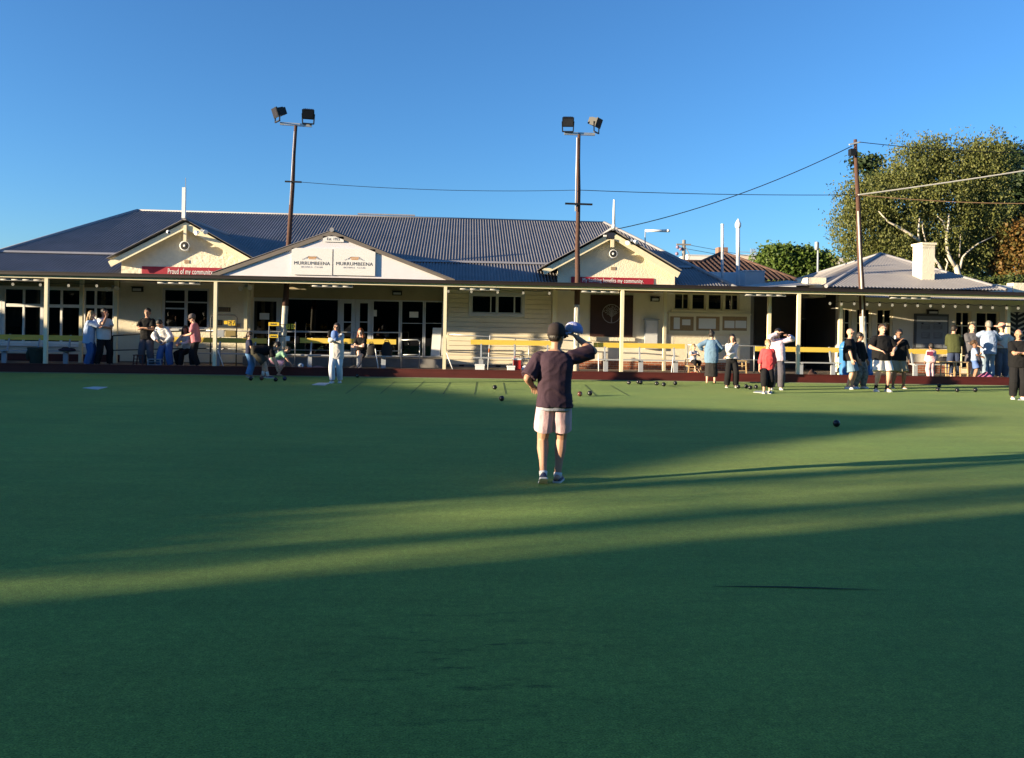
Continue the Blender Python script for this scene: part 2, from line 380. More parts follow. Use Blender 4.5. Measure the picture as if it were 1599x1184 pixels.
# ------------------------------------------------------------------ clubhouse
club = thing('clubhouse', 'long cream bowls clubhouse under a grey corrugated hip roof with two gabled bays', 'clubhouse', (-4, 31, 0))
ROU = mat('roughcast_render', (.78, .715, .56), .95, .14, 3, 1.0, 9, dirt=.2)
def brick_mat():
    m = bpy.data.materials.new('red_brick_plinth'); m.use_nodes = True; t = m.node_tree; N = t.nodes; L = t.links; b = N['Principled BSDF']; b.inputs['Roughness'].default_value = .85
    geo = N.new('ShaderNodeNewGeometry'); se = N.new('ShaderNodeSeparateXYZ'); co = N.new('ShaderNodeCombineXYZ'); L.new(geo.outputs['Position'], se.inputs[0]); L.new(se.outputs[0], co.inputs[0]); L.new(se.outputs[2], co.inputs[1])
    k = N.new('ShaderNodeTexBrick'); k.inputs['Scale'].default_value = 1; k.inputs['Brick Width'].default_value = .24; k.inputs['Row Height'].default_value = .086; k.inputs['Mortar Size'].default_value = .008
    k.inputs['Color1'].default_value = (.34, .11, .045, 1); k.inputs['Color2'].default_value = (.25, .075, .04, 1); k.inputs['Mortar'].default_value = (.36, .30, .24, 1)
    L.new(co.outputs[0], k.inputs['Vector']); L.new(k.outputs['Color'], b.inputs['Base Color'])
    bp = N.new('ShaderNodeBump'); bp.inputs['Distance'].default_value = .008; bp.invert = True; L.new(k.outputs['Fac'], bp.inputs['Height']); L.new(bp.outputs[0], b.inputs['Normal']); return m
BRICK = brick_mat()
ZT = 3.24                                                  # underside of verandah roof at the walls
xA, xB0, xB1, xP1, xD0, xD1, xE1 = X(188), X(188), X(391), X(693), X(870), X(1050), X(1172)
# left wing: three joined windows
zw0, zw1, zh = Z(100, 538), Z(100, 449), Z(100, 478)
hx0, hx1 = X(-75), X(179)
wall('wall', CREAMS, club, -22, xA, .46, ZT, YW, [(hx0, hx1, zw0, zw1)])
MB().box(-22, xA, YW - .03, YW + .2, ZF, .455).build('plinth', MAROON, club)['label'] = 'maroon painted plinth'
MB().box(-22, xA - .02, YW - .025, YW - .002, zw1 + .03, ZT - .01).build('frieze', OLIVE, club)
for (a, b_, vb) in ((-75, 1, (-37,)), (1, 66, (35,)), (66, 127, (94,)), (127, 179, (147.5,))):
    w = window(club, X(a) + .002, X(b_) - .002, zw0, zw1, YW, [(X(v), .07) for v in vb], [(zh, .11)], fw=.10, name='window', sill=False)
MB().box(hx0 - .05, hx1 + .05, YW - .07, YW + .05, zw0 - .08, zw0 - .004).build('sill', WHITE, club)
for a, b_, c0, c1 in ((38, 61, 453, 476), (77, 93, 453, 476), (149, 172, 468, 476), (12, 32, 483, 510)):
    x0, x1, z0, z1 = RC(a, c0, b_, c1, YW + .35); mb = MB(); n = 24; vs = []
    for i in range(n + 1):
        xx = x0 + (x1 - x0) * i / n; yy = YW + .35 + .025 * math.sin(i * 1.9); vs += [(xx, yy, z0), (xx, yy, z1)]
    mb.add(vs, [(2 * i, 2 * i + 2, 2 * i + 3, 2 * i + 1) for i in range(n)], 0, True).build('curtain', CURT, club)
# left bay
wz0, wz1 = Z(288, 514), Z(288, 450)
wall('wall', CREAM, club, xB0 + .002, xB1, .24, ZT + .05, YW - .004, [(X(252), X(326), wz0, wz1)])
MB().box(xB0, xB1, YW - .02, YW + .2, ZF, .237).build('plinth', CONC, club)
window(club, X(252), X(326), wz0, wz1, YW, [(X(289), .10)], [], fw=.08, fm=GREYW)
for a, b_, y in ((257, 287, 471), (257, 287, 481.5), (291, 322, 472)):
    MB().box(X(a), X(b_), YW + .075, YW + .098, Z(a, y) - .025, Z(a, y) + .025).build('window_bar', GREYW, club)
# portico: header, landing and shopfront glazing
pz0, pz1 = Z(540, 556.5, YG), Z(540, 467, YG)
MB().box(xB1 + .003, xP1 - .003, YG, YG + .2, pz1 + .002, ZT + .05).build('header', mat('olive_header', (.40, .34, .22), .8, .1, 3), club)
MB().box(xB1 - .12, xB1, YW + .22, YG + .2, ZF, ZT).build('return_wall', CREAMS, club)
MB().box(xP1 + .002, xP1 + .12, YW + .22, YG + .2, ZF, ZT).build('return_wall', CREAMS, club)
MB().box(xB1 + .004, xP1 - .004, 27.3, YG + .18, ZF + .004, pz0 - .01).build('landing', mat('landing_concrete', (.22, .21, .20), .9, .2, 3, dirt=.4), club)
DG = dict(fm=GREYW, gm=GLASSD, sill=False)
window(club, X(389.5, YG), X(437, YG), pz0, pz1, YG, [], [(Z(412, 520, YG), .05)], fw=.14, name='door', label='white framed glass door with a paper notice', **DG)
window(club, X(437.3, YG), X(529, YG), pz0, pz1, YG, [], [(Z(480, 518, YG), .05)], fw=.05, name='window', **DG)
window(club, X(529.3, YG), X(555, YG), pz0, pz1, YG, [], [(Z(540, 503, YG), .04)], fw=.16, name='door', **DG)
window(club, X(555.3, YG), X(580, YG), pz0, pz1, YG, [], [(Z(567, 503, YG), .04)], fw=.14, name='door', **DG)
window(club, X(580.3, YG), X(625, YG), pz0, pz1, YG, [], [], fw=.06, name='window', **DG)
window(club, X(625.3, YG), X(662, YG), pz0, pz1, YG, [], [(Z(640, 505, YG), .02)], fw=.05, name='window', **DG)
window(club, X(662.3, YG), X(692, YG), pz0, pz1, YG, [], [(Z(676, 505, YG), .02)], fw=.05, name='window', **DG)
for a, b_, c, d in ((404.5, 489, 419.5, 499), (639, 487, 653, 496), (580.5, 484, 588, 494)):
    x0, x1, z0, z1 = RC(a, b_, c, d, YG); MB().box(x0, x1, YG + .082, YG + .088, z0, z1).build('paper_notice', PAPER, club)
# weatherboard wall with its slider window
wx0, wx1, wz0, wz1 = RC(736, 461, 815.5, 490, YW)
wall('wall', CREAMS, club, xP1 + .125, xD0 - .2, .24, ZT, YW + .03, [(wx0, wx1, wz0, wz1)])
BOARD = mat('cream_weatherboard', (.75, .67, .50), .6, .09, 2.5, .08, 30, stretch=(.3, 1, 4), dirt=.2)
nb = 17; hb = (ZT - .30) / nb
def wboard(xa, xb, z):
    MB().add([(xa, YW + .028, z), (xb, YW + .028, z), (xb, YW - .034, z), (xa, YW - .034, z), (xa, YW + .028, z + hb - .016), (xb, YW + .028, z + hb - .016), (xb, YW - .012, z + hb - .016), (xa, YW - .012, z + hb - .016)],
             [(0, 1, 2, 3), (4, 7, 6, 5), (3, 2, 6, 7), (0, 3, 7, 4), (1, 5, 6, 2)]).build('weatherboard', BOARD, club)
for i in range(nb):
    z = .30 + i * hb
    if z + hb - .016 < wz0 - .10 or z > wz1 + .08: wboard(xP1 + .13, xD0 - .22, z)
    else: wboard(xP1 + .13, wx0 - .09, z); wboard(wx1 + .09, xD0 - .22, z)
mb = MB(); a, b_, c, d = wx0 - .09, wx1 + .09, wz0 - .10, wz1 + .09
mb.box(a, wx0, YW - .05, YW + .03, c, d); mb.box(wx1, b_, YW - .05, YW + .03, c, d); mb.box(wx0, wx1, YW - .05, YW + .03, wz1, d); mb.box(wx0, wx1, YW - .05, YW + .03, c, wz0)
mb.build('architrave', GREYW, club)
window(club, wx0, wx1, wz0, wz1, YW - .02, [(X(776), .10), (X(766), .04), (X(803), .05)], [], fw=.05, fm=GREYW, sill=False)
MB().box(xP1 + .13, xD0 - .2, YW + .02, YW + .2, ZF, .29).build('plinth', mat('grey_block_base', (.26, .24, .22), .9, .2, 4, dirt=.5), club)
for px in (722, 779, 808): MB().box(X(px) - .09, X(px) + .09, YW + .008, YW + .03, .225, .275).build('vent', BLACK, club)
MB().box(xD0 - .198, xD0 - .002, YW - .05, YW + .25, ZF, ZT).build('corner_board', TRIM, club)
# right bay, then the noticeboard wall
wall('wall', CREAMS, club, xD0, xD1 + .06, .50, ZT + .05, YW - .004)
MB().box(xD0, xE1, YW - .02, YW + .2, ZF, .497).build('plinth', BRICK, club)
nz0, nz1 = Z(1105, 484.5), Z(1105, 458.5)
nx = [X(p) for p in (1052, 1078, 1103.5, 1129.5, 1154)]
wall('wall', CREAM, club, xD1 + .064, xE1, .50, ZT, YW, [(nx[0], nx[4], nz0, nz1)])
for i in range(4):
    window(club, nx[i] + .035 * (i > 0), nx[i + 1] - .035 * (i < 3), nz0, nz1, YW, [(nx[i] + (nx[i + 1] - nx[i]) * .55, .025)] if i in (0, 3) else [], [], fw=.05, fm=TRIM, sill=False)
    if i: MB().box(nx[i] - .036, nx[i] + .036, YW - .02, YW + .14, nz0 + .003, nz1 - .003).build('mullion', TRIM, club)
MB().box(nx[0] - .12, nx[4] + .18, YW - .09, YW + .04, nz0 - .10, nz0 - .004).build('sill', TRIM, club)
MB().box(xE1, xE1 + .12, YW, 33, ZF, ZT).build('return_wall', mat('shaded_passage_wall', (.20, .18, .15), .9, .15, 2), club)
# rooms behind the glass
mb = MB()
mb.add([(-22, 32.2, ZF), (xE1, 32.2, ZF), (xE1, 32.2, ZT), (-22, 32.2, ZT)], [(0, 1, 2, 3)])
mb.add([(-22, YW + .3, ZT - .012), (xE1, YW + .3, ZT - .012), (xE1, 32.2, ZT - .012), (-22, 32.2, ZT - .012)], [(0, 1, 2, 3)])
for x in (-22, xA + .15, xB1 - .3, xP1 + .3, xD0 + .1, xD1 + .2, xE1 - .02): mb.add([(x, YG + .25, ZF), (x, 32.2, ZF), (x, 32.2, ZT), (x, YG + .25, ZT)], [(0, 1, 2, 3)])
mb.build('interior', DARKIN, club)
# gable tops, barge boards, finials
XG1, ZG1, XG2, ZG2 = -9.89, 5.30, 5.32, 5.33
def gable(xr, zr, xl, xrr, sl, half, m):
    f = lambda x: zr - .16 - sl * abs(x - xr)
    MB().prism([(xl, ZT + .052), (xrr, ZT + .052), (xrr, f(xrr)), (xr, f(xr)), (xl, f(xl))], YW - .004, YW + .2).build('gable_wall', m, club)
    for s in (-1, 1):
        a = Vector((xr + s * .0, 27.78, zr - .10)); b = Vector((xr + s * half, 27.78, zr - .10 - sl * half)); d = (b - a).normalized(); n = Vector((-d.z * s, 0, d.x * s)) * (1 if s > 0 else 1)
        n = Vector((d.z, 0, -d.x)) if s > 0 else Vector((-d.z, 0, d.x))
        if n.z > 0: n = -n
        vs = [a, b, b + n * .21, a + Vector((0, 0, -.24))]
        vs = [Vector(v) for v in vs]; back = [v + Vector((0, .04, 0)) for v in vs]
        MB().add(vs + back, [(0, 1, 2, 3), (7, 6, 5, 4), (0, 4, 5, 1), (1, 5, 6, 2), (2, 6, 7, 3), (3, 7, 4, 0)]).build('barge_board', TRIM, club)
        MB().add([a + Vector((0, .045, -.07)), b + Vector((0, .045, -.07)), b + Vector((0, .40, -.07)), a + Vector((0, .40, -.07))], [(0, 1, 2, 3)]).build('soffit', TRIM, club)
gable(XG1, ZG1, xB0, xB1 - .0, .55, 2.64, ROU)
gable(XG2, ZG2, xD0, xD1 + .06, .56, 2.55, CREAM)
MB().box(XG1 - .05, XG1 + .05, 27.72, 27.775, ZG1 - .78, ZG1 - .22).build('drop_finial', TRIM, club)
MB().box(XG2 - .06, XG2 + .06, 27.72, 27.775, ZG2 - .66, ZG2 - .36).build('drop_finial', TRIM, club)
x0, x1, z0, z1 = RC(284.5, 293, 289.7, 341, 27.6); MB().box(x0, x1, 27.56, 27.66, z0, z1).build('finial', WHITE, club)
MB().tube([(x1 - .01, 27.6, z0), (x1 - .01, 27.6, Z(288, 278, 27.6))], .012, 5).build('aerial_rod', STEEL, club)
x0, x1, z0, z1 = RC(957, 312, 961.2, 355, 27.6); mb = MB(); mb.tube([(x0 + .04, 27.6, z0), (x0 + .04, 27.6, z1)], [.055, .035], 8); mb.tube([(x0 + .04, 27.6, z0 - .05), (x0 + .04, 27.6, z0 + .1)], .065, 8); mb.build('finial', WHITE, club)
for px, py in ((292, 409), (957.5, 419.5)):
    p = P(px, py, YW); MB().box(p.x - .09, p.x + .09, YW - .02, YW + .05, p.z - .06, p.z + .06).build('vent', mat('terracotta_vent', (.34, .24, .16), .9), club)
# main corrugated roof
RX0, RX1, RY, RZ, RS = -14.75, 6.40, 35.5, 6.65, .46
NF = Vector((0, -RS, 1)).normalized(); ym = lambda z: RY - (RZ - z) / RS; zm = lambda y: RZ - RS * (RY - y)
def ytop(x): return RY - (RX0 - x) / .55 if x < RX0 else (RY - (x - RX1) / .52 if x > RX1 else RY)
mb = MB(); yb = 28.22; xe0, xe1 = RX0 - .55 * (RY - yb), RX1 + .52 * (RY - yb); YB = 30.2
cs = cols(xe0 + .02, xe1 - .02, .118)
corr(cs, .021, lambda x: (x, max(YB, ytop(x)) if ytop(x) > YB else ytop(x), zm(ytop(x))), lambda x: (x, min(YB, ytop(x)), zm(min(YB, ytop(x)))), NF, mb)
corr(cs, .021, lambda x: (x, min(YB, ytop(x)) - .02, zm(min(YB, ytop(x)) - .02) - .035), lambda x: (x, yb, zm(yb) - .035), NF, mb)
mb.add([(xe0, yb, zm(yb)), (RX0, RY, RZ), (RX0, RY + 8, RZ - 3.7), (xe0, RY + 8, RZ - 3.7)], [(0, 1, 2, 3)])
mb.add([(RX0, RY, RZ), (RX1, RY, RZ), (xe1, RY + 8, RZ - 3.7), (xe0, RY + 8, RZ - 3.7)], [(0, 1, 2, 3)])
mb.add([(xe1, yb, zm(yb)), (RX1, RY, RZ), (RX1, RY + .1, RZ), (xe1, RY + 8, RZ - 3.7)], [(0, 1, 2, 3)])
roof = mb.build('roof', ROOFM, club)
def cap(a, b_, r=.09, name='ridge_cap', m=FLASH, par=roof): MB().tube([a, b_], r, 8).build(name, m, par)
cap((RX0, RY, RZ), (RX1, RY, RZ), .055); cap((RX0, RY, RZ), (xe0, yb, zm(yb)), .075); cap((RX1, RY, RZ), (xe1, yb, zm(yb)), .075)
MB().add([(xe0, YB - .06, zm(YB - .06) + .005), (xe1 - 1.2, YB - .06, zm(YB - .06) + .005), (xe1 - 1.2, YB + .06, zm(YB + .06) + .035), (xe0, YB + .06, zm(YB + .06) + .035)], [(0, 1, 2, 3)]).build('flashing', FLASH, roof)
MB().box(xP1 - 4.2, xP1 - 1.6, RY - .06, RY + .06, RZ + .08, RZ + .13).build('ridge_vent', FLASH, roof)
def gable_roof(xr, zr, sl, half, y0, m=ROOFM, par=roof, name='gable_roof'):
    y1 = ym(zr) + .05; mb = MB(); N1 = {s: Vector((s * sl, 0, 1)).normalized() for s in (-1, 1)}; cy = cols(y0, y1, .118)
    for s in (-1, 1):
        ext = lambda y: max(.01, min(half, (zr - zm(y)) / sl + .12))
        corr(cy, .020, lambda y: (xr, y, zr), lambda y: (xr + s * ext(y), y, zr - sl * ext(y)), N1[s], mb)
    g = mb.build(name, m, par)
    MB().tube([(xr, y0 - .02, zr + .015), (xr, y1, zr + .015)], .075, 8).build('ridge_cap', FLASH, par)
    return g
gable_roof(XG1, ZG1, .55, 2.66, 27.66); gable_roof(XG2, ZG2, .56, 2.58, 27.66)

# ------------------------------------------------------------------ verandah along the front
ver = thing('verandah', 'long low verandah with cream posts and a brown gutter along the clubhouse front', 'verandah', (0, 25.05, ZF))
ZB = 2.97
MB().box(-22, 26, 25.0, 25.1, ZB, ZB + .09).build('beam', TRIM, ver)
mb = MB(); mb.box(-22, 26, 24.87, 24.998, ZB + .085, ZB + .19); mb.box(-22, 26, 24.855, 24.90, ZB + .175, ZB + .20); mb.build('gutter', BROWN, ver)
MB().box(-22, xE1, 25.11, YW - .06, 3.075, 3.135).build('ceiling', OLIVE, ver)
MB().box(xE1 + .01, 26, 25.11, 26.6, 3.075, 3.13).build('ceiling', OLIVE, ver)
CLEARW = mat('translucent_sheet', (.30, .30, .30), .6)
for px in (-122, 71, 335, 693.5, 970, 1245.6): x = P(px, 572, 25.05).x; MB().box(x - .052, x + .052, 25.0, 25.1, ZF, ZB - .003).build('post', TRIM, ver)
for px in (127, 181, 384, 865, 1038): x = X(px, 27.5); MB().box(x - .055, x + .055, 27.45, 27.56, ZF, 3.07).build('post', TRIM, ver)
for px in (1201,): x = X(px, 26.4); MB().box(x - .055, x + .055, 26.35, 26.46, ZF, 3.07).build('post', TRIM, ver)
for i in range(0): MB().box(-21 + i * 1.45, -20.95 + i * 1.45, 25.12, YW - .02, 3.06, 3.158).build('rafter', OLIVE, ver)
# pediment over the entrance
XPd, ZPd = -4.30, 4.67; xl, xr = -7.95, -.46
mb = MB(); mb.prism([(xl + .02, 3.175), (xr - .02, 3.175), (XPd, ZPd - .06)], 24.99, 25.05); mb.build('pediment_sheet', PEDI, ver)
MB().prism([(XPd - 1.75, 3.99), (XPd + 1.78, 3.99), (XPd, ZPd - .08)], 24.978, 24.988).build('pediment_sheet', mat('pediment_sheet_upper', (.68, .65, .70), .6, .05, 2), ver)
for a in (xl, xr):
    A, B = Vector((XPd, 0, ZPd)), Vector((a - .12 * (1 if a < XPd else -1), 0, 3.20)); d = (B - A).normalized(); n = Vector((d.z, 0, -d.x)); n = -n if n.z > 0 else n
    vs = [Vector((v.x, 24.93, v.z)) for v in (A, B, B + n * .12, A + Vector((0, 0, -.135)))]; back = [v + Vector((0, .13, 0)) for v in vs]
    MB().add(vs + back, [(0, 1, 2, 3), (7, 6, 5, 4), (0, 4, 5, 1), (1, 5, 6, 2), (2, 6, 7, 3), (3, 7, 4, 0)]).build('barge_board', mat('taupe_barge', (.17, .145, .125), .5, .1, 3), ver)
gable_roof(XPd, ZPd + .02, .385, 3.75, 24.92, ROOFM, ver, 'pediment_roof')

# ------------------------------------------------------------------ passage and second clubroom
room = thing('clubroom', 'small cream clubroom with a grey pyramid roof beside the dark passage', 'clubroom', (18, 31, 0))
YR = 28.6; xg0, xg1 = X(1309, YR), 27.0
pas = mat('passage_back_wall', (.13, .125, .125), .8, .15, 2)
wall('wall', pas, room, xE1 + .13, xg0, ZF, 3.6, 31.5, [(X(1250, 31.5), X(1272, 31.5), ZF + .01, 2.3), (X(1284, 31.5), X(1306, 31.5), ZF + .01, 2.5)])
window(room, X(1250, 31.5), X(1272, 31.5), ZF + .01, 2.3, 31.5, [], [], fw=.07, fm=STEEL, gm=GLASSD, name='door', sill=False)
window(room, X(1284, 31.5), X(1306, 31.5), ZF + .01, 2.5, 31.5, [], [1.4], fw=.06, fm=STEEL, gm=GLASSD, sill=False)
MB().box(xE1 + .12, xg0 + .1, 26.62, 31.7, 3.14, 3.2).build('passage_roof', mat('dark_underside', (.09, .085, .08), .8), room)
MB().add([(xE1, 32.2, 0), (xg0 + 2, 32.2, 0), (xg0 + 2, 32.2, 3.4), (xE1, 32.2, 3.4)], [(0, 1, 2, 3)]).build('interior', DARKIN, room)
bw = [(1309, 1330), (1336, 1361.5), (1368, 1394.5)]; zb0, zb1 = ZF + .12, Z(1350, 481, YR)
rw = [(1491, 1517), (1523, 1561)]; zr0, zr1 = ZF + .12, Z(1520, 486, YR)
wall('wall', CREAMS, room, xg0, xg1, ZF, 3.3, YR, [(X(a, YR) + .01, X(b_, YR), zb0, zb1) for a, b_ in bw] + [(X(a, YR), X(b_, YR), zr0, zr1) for a, b_ in rw] + [(X(1575, YR), X(1620, YR), zr0, zr1)])
for a, b_ in bw + rw:
    za, zz = (zb0, zb1) if a < 1400 else (zr0, zr1); h = (zz - za) / 4
    window(room, X(a, YR) + .01, X(b_, YR), za, zz, YR, [(X((a + b_) / 2, YR), .035)], [za + h, za + 2 * h, za + 3 * h], fw=.075, bw=.03, fm=TRIM, name='french_window', sill=False)
x0, x1 = X(1575, YR), X(1620, YR); MB().box(x0, x1, YR + .12, YR + .16, zr0, zr1).build('mural_panel', BLACK, room)
MURW = mat('mural_cream', (.55, .52, .45), .8, .1, 6)
random.seed(3); mb = MB()
for i in range(12):
    for s in (-1, 1):
        for k in range(2):
            z = zr0 + .1 + i * .19 + k * .02; cx = x0 + .42 + k * .95; mb.add([(cx + s * .05, YR + .115, z), (cx + s * .36, YR + .115, z + .15 + random.uniform(-.03, .03)), (cx + s * .37, YR + .115, z + .22), (cx + s * .05, YR + .115, z + .07)], [(0, 1, 2, 3)])
mb.build('mural_print', MURW, room)
MB().box(X(1397, YR), X(1488, YR), YR - .03, YR - .004, ZF, .62).build('plinth', BRICK, room)
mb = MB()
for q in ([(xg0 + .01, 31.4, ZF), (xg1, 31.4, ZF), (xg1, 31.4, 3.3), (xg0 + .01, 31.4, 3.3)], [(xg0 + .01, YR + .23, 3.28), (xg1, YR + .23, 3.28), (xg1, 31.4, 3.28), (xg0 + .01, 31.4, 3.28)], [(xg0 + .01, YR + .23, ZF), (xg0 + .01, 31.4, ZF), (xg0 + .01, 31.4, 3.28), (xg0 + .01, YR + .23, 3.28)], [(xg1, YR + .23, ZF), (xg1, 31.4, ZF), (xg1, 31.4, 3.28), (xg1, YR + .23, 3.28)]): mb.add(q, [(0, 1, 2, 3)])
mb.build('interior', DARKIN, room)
# awning in front of the clubroom
ya, za = 26.62, Z(1450, 466, 26.62); mb = MB(); NV = Vector((0, -.12, 1)).normalized()
corr(cols(xg0 - .25, 26, .10), .015, lambda x: (x, YR, za + .26), lambda x: (x, ya, za), NV, mb); mb.build('awning', ROOFM2, room)
MB().box(xg0 - .2, 26, ya + .06, ya + .12, za - .16, za - .03).build('awning_beam', TRIM, room)
for px in (1312, 1573.5): x = X(px, 26.7, 530); MB().box(x - .06, x + .06, 26.66, 26.78, ZF, za - .165).build('post', TRIM, room)
# pyramid roof
A = P(1375, 396.5, 33.5); FL = P(1290, 448, 27.6); FR = P(1572, 452, 27.6); FL.z = FR.z = (FL.z + FR.z) / 2; BL = P(1243, 437, 39.0)
BR = Vector((FR.x, 39.5, FL.z)); mb = MB(); n = (FR - FL).cross(A - FL).normalized(); n = n if n.z > 0 else -n
u0, u1 = FL.x, FR.x
def ptop(x):
    t = (x - FL.x) / (A.x - FL.x) if x < A.x else (FR.x - x) / (FR.x - A.x); t = max(0, min(1, t))
    return Vector((x, FL.y + (A.y - FL.y) * t, FL.z + (A.z - FL.z) * t))
corr(cols(u0, u1, .14), .023, ptop, lambda x: (x, FL.y - .01, FL.z - .01), n, mb)
ns = (FL - A).cross(BL - A).normalized(); ns = ns if ns.z > 0 else -ns
cc = cols(0, 1, .115 / (BL - FL).length)
corr(cc, .012, lambda t: A.lerp(FL.lerp(BL, t), .002), lambda t: FL.lerp(BL, t), ns, mb)
mb.add([A, FR, BR], [(0, 1, 2)]); mb.add([A, BR, BL], [(0, 1, 2)])
proof = mb.build('roof', ROOFM2, room)
for q in (FL, FR, BL): MB().tube([A, q], .07, 8).build('hip_cap', FLASH, proof)
# parapet block and low metal roof between the buildings
x0, x1, z0, z1 = RC(1264, 433.5, 1290, 452, 28.9); MB().box(x0, x1, 28.9, 30.0, z0 - .3, z1).build('parapet', CREAM, room)
a, b_ = P(1263, 437, 29.5), P(1163, 449.5, 29.5)
MB().add([(b_.x, 28.3, b_.z - .05), (a.x, 28.3, a.z - .25), (a.x, 31.5, a.z + .1), (b_.x, 31.5, b_.z + .1)], [(0, 1, 2, 3)]).build('low_roof', ROOFM2, room)
x0, x1, z0, z1 = RC(1440, 379, 1459.5, 453, 28.9)
ch = MB().box(x0, x1, 28.9, 29.55, z0 - .6, z1 - .09).build('chimney', CREAM, room); MB().box(x0 - .045, x1 + .045, 28.855, 29.6, z1 - .087, z1).build('chimney_cap', CREAM, ch)
for a, b_, c, d in ((1546, 444, 1563, 455, ), (1563, 446, 1581, 455), (1583, 442, 1612, 456)):
    x0, x1, z0, z1 = RC(a, b_, c, d, 29.2); MB().box(x0, x1, 29.2, 29.6, z0 - .4, z1).build('parapet', CREAM if a != 1563 else GREYW, room)
# ------------------------------------------------------------------ houses and blocks behind
TILE = mat('terracotta_roof_tile', (.062, .034, .026), .8, .3, 5, .3, 20, dirt=.5)
th = thing('tiled_house', 'house with a dark terracotta tiled hip roof behind the clubhouse', 'house', (13, 46, 0))
YT = 42.0
pk = P(1128, 395, YT + 5); l1 = P(1095, 409.5, YT + 3.5); l0 = P(1052, 408, YT + 3.5); bl = P(1058, 427, YT); br = P(1240, 440, YT); bl.z = br.z = (bl.z + br.z) / 2 - .1
mb = MB(); n = Vector((0, -.5, 1)).normalized(); br.x += .3; bl.x -= 3
def ttop(x):
    if x < l1.x: return Vector((x, l1.y, l1.z))
    if x < pk.x: t = (x - l1.x) / (pk.x - l1.x); return l1.lerp(pk, t)
    t = (x - pk.x) / (br.x - pk.x); return pk.lerp(br, min(1, t))
cs_ = cols(bl.x, br.x, .30); corr(cs_, .085, ttop, lambda x: (x, bl.y, bl.z), n, mb)
# tile courses: a raised lip every 0.32 m
for k in range(1, 9):
    vs = []
    for x in cs_[::6]:
        t = ttop(x); b0 = Vector((x, bl.y, bl.z)); f = k / 9; q = t.lerp(b0, f) + n * .045; vs += [q, q - n * .06 + Vector((0, -.01, 0))]
    mb.add(vs, [(2 * i, 2 * i + 1, 2 * i + 3, 2 * i + 2) for i in range(len(vs) // 2 - 1)])
tr_ = mb.build('roof', TILE, th)
mb = MB(); mb.tube([l0 - Vector((4, 0, 0)), l1, pk], .13, 8); mb.tube([pk, br], .13, 8); mb.build('ridge_tile', mat('ridge_tile', (.12, .065, .045), .8, .2, 6), tr_)
MB().box(pk.x - .25, pk.x + .35, pk.y, pk.y + .6, pk.z - .5, pk.z + .35).build('chimney', mat('chimney_brick', (.24, .14, .10), .9), th)
MB().box(bl.x, br.x, bl.y + .4, bl.y + 8, -.2, bl.z - .02).build('wall', WHITE, th)
for i, (a, b_, c, d, Y, mm, lab) in enumerate([(1074, 400, 1131, 425, 75, (.74, .70, .64), 'white flat roofed block just visible past the street power pole'),
        (1131, 399.5, 1196, 430, 75, (.68, .56, .44), 'long pinkish flat roofed block beyond the tiled house roof'),
        (1294, 405, 1352, 440, 75, (.72, .66, .60), 'pale flat roofed block showing right beside the round green tree')]):
    x0, x1, z0, z1 = RC(a, c - 0 if 0 else b_, c, d, Y) if 0 else (P(a, b_, Y).x, P(c, b_, Y).x, -.2, P((a + c) / 2, b_, Y).z)
    f = thing('far_building', lab, 'building', ((x0 + x1) / 2, Y + 3, 0), 'flat roofed blocks far behind')
    m = mat('far_render_%d' % i, mm, .8, .05, 1)
    MB().box(x0, x1, Y, Y + 8, z0, z1).build('wall', m, f); MB().box(x0 - .06, x1 + .06, Y - .06, Y + 8.06, z1 + .003, z1 + .12).build('parapet', GREYW, f)
x0, x1, z0, z1 = RC(1163, 424, 1194, 446, 36); pb = thing('plant_screen', 'pale grey rectangular screen box on the roof before the tiled house', 'screen box', ((x0 + x1) / 2, 36, z0))
MB().box(x0, x1, 36, 37.5, z0 - .8, z1).build('panel', mat('pale_steel_screen', (.44, .45, .48), .5, .1, 4), pb); MB().box(x0 - .03, x1 + .03, 35.97, 37.53, z1 + .002, z1 + .05).build('cap', GREYW, pb)
mb = MB(); x0, x1, z0, z1 = RC(1100, 425, 1163, 434, 37); mb.box(x0, x1, 37, 37.2, z0 - 1, z1)
wl = tag(mb.build('gutter_wall', mat('pale_blue_wall', (.52, .55, .60), .7, .08, 2)), 'narrow pale wall below the tiled roof beside the vent pipes', 'wall')
def vent(px, y0, y1, Y, r, lab, finial):
    a, b_ = P(px, y1, Y), P(px, y0, Y); v = thing('vent_pipe', lab, 'pipe', (a.x, Y, a.z - 1), 'white vent pipes on the roof')
    mid = a.lerp(b_, .50)
    MB().tube([a - Vector((0, 0, 1)), mid], r, 10).build('lower_pipe', STEEL, v); MB().tube([mid + Vector((0, 0, .002)), b_], r * .98, 10).build('upper_pipe', WHITE, v)
    if finial: MB().lathe(b_, [(r * .9, -.02), (r * 1.55, .05), (r * 1.6, .18), (r * .9, .30), (r * .25, .40)], 10).build('cowl', WHITE, v)
    else: MB().tube([b_, b_ + Vector((0, 0, .03))], r * 1.15, 10).build('cap', WHITE, v)
vent(1128, 351, 436, 33.5, .062, 'thinner white vent pipe standing before the tiled roof', False)
vent(1152.5, 356, 446, 33, .085, 'thicker white vent pipe with a pointed cowl', True)
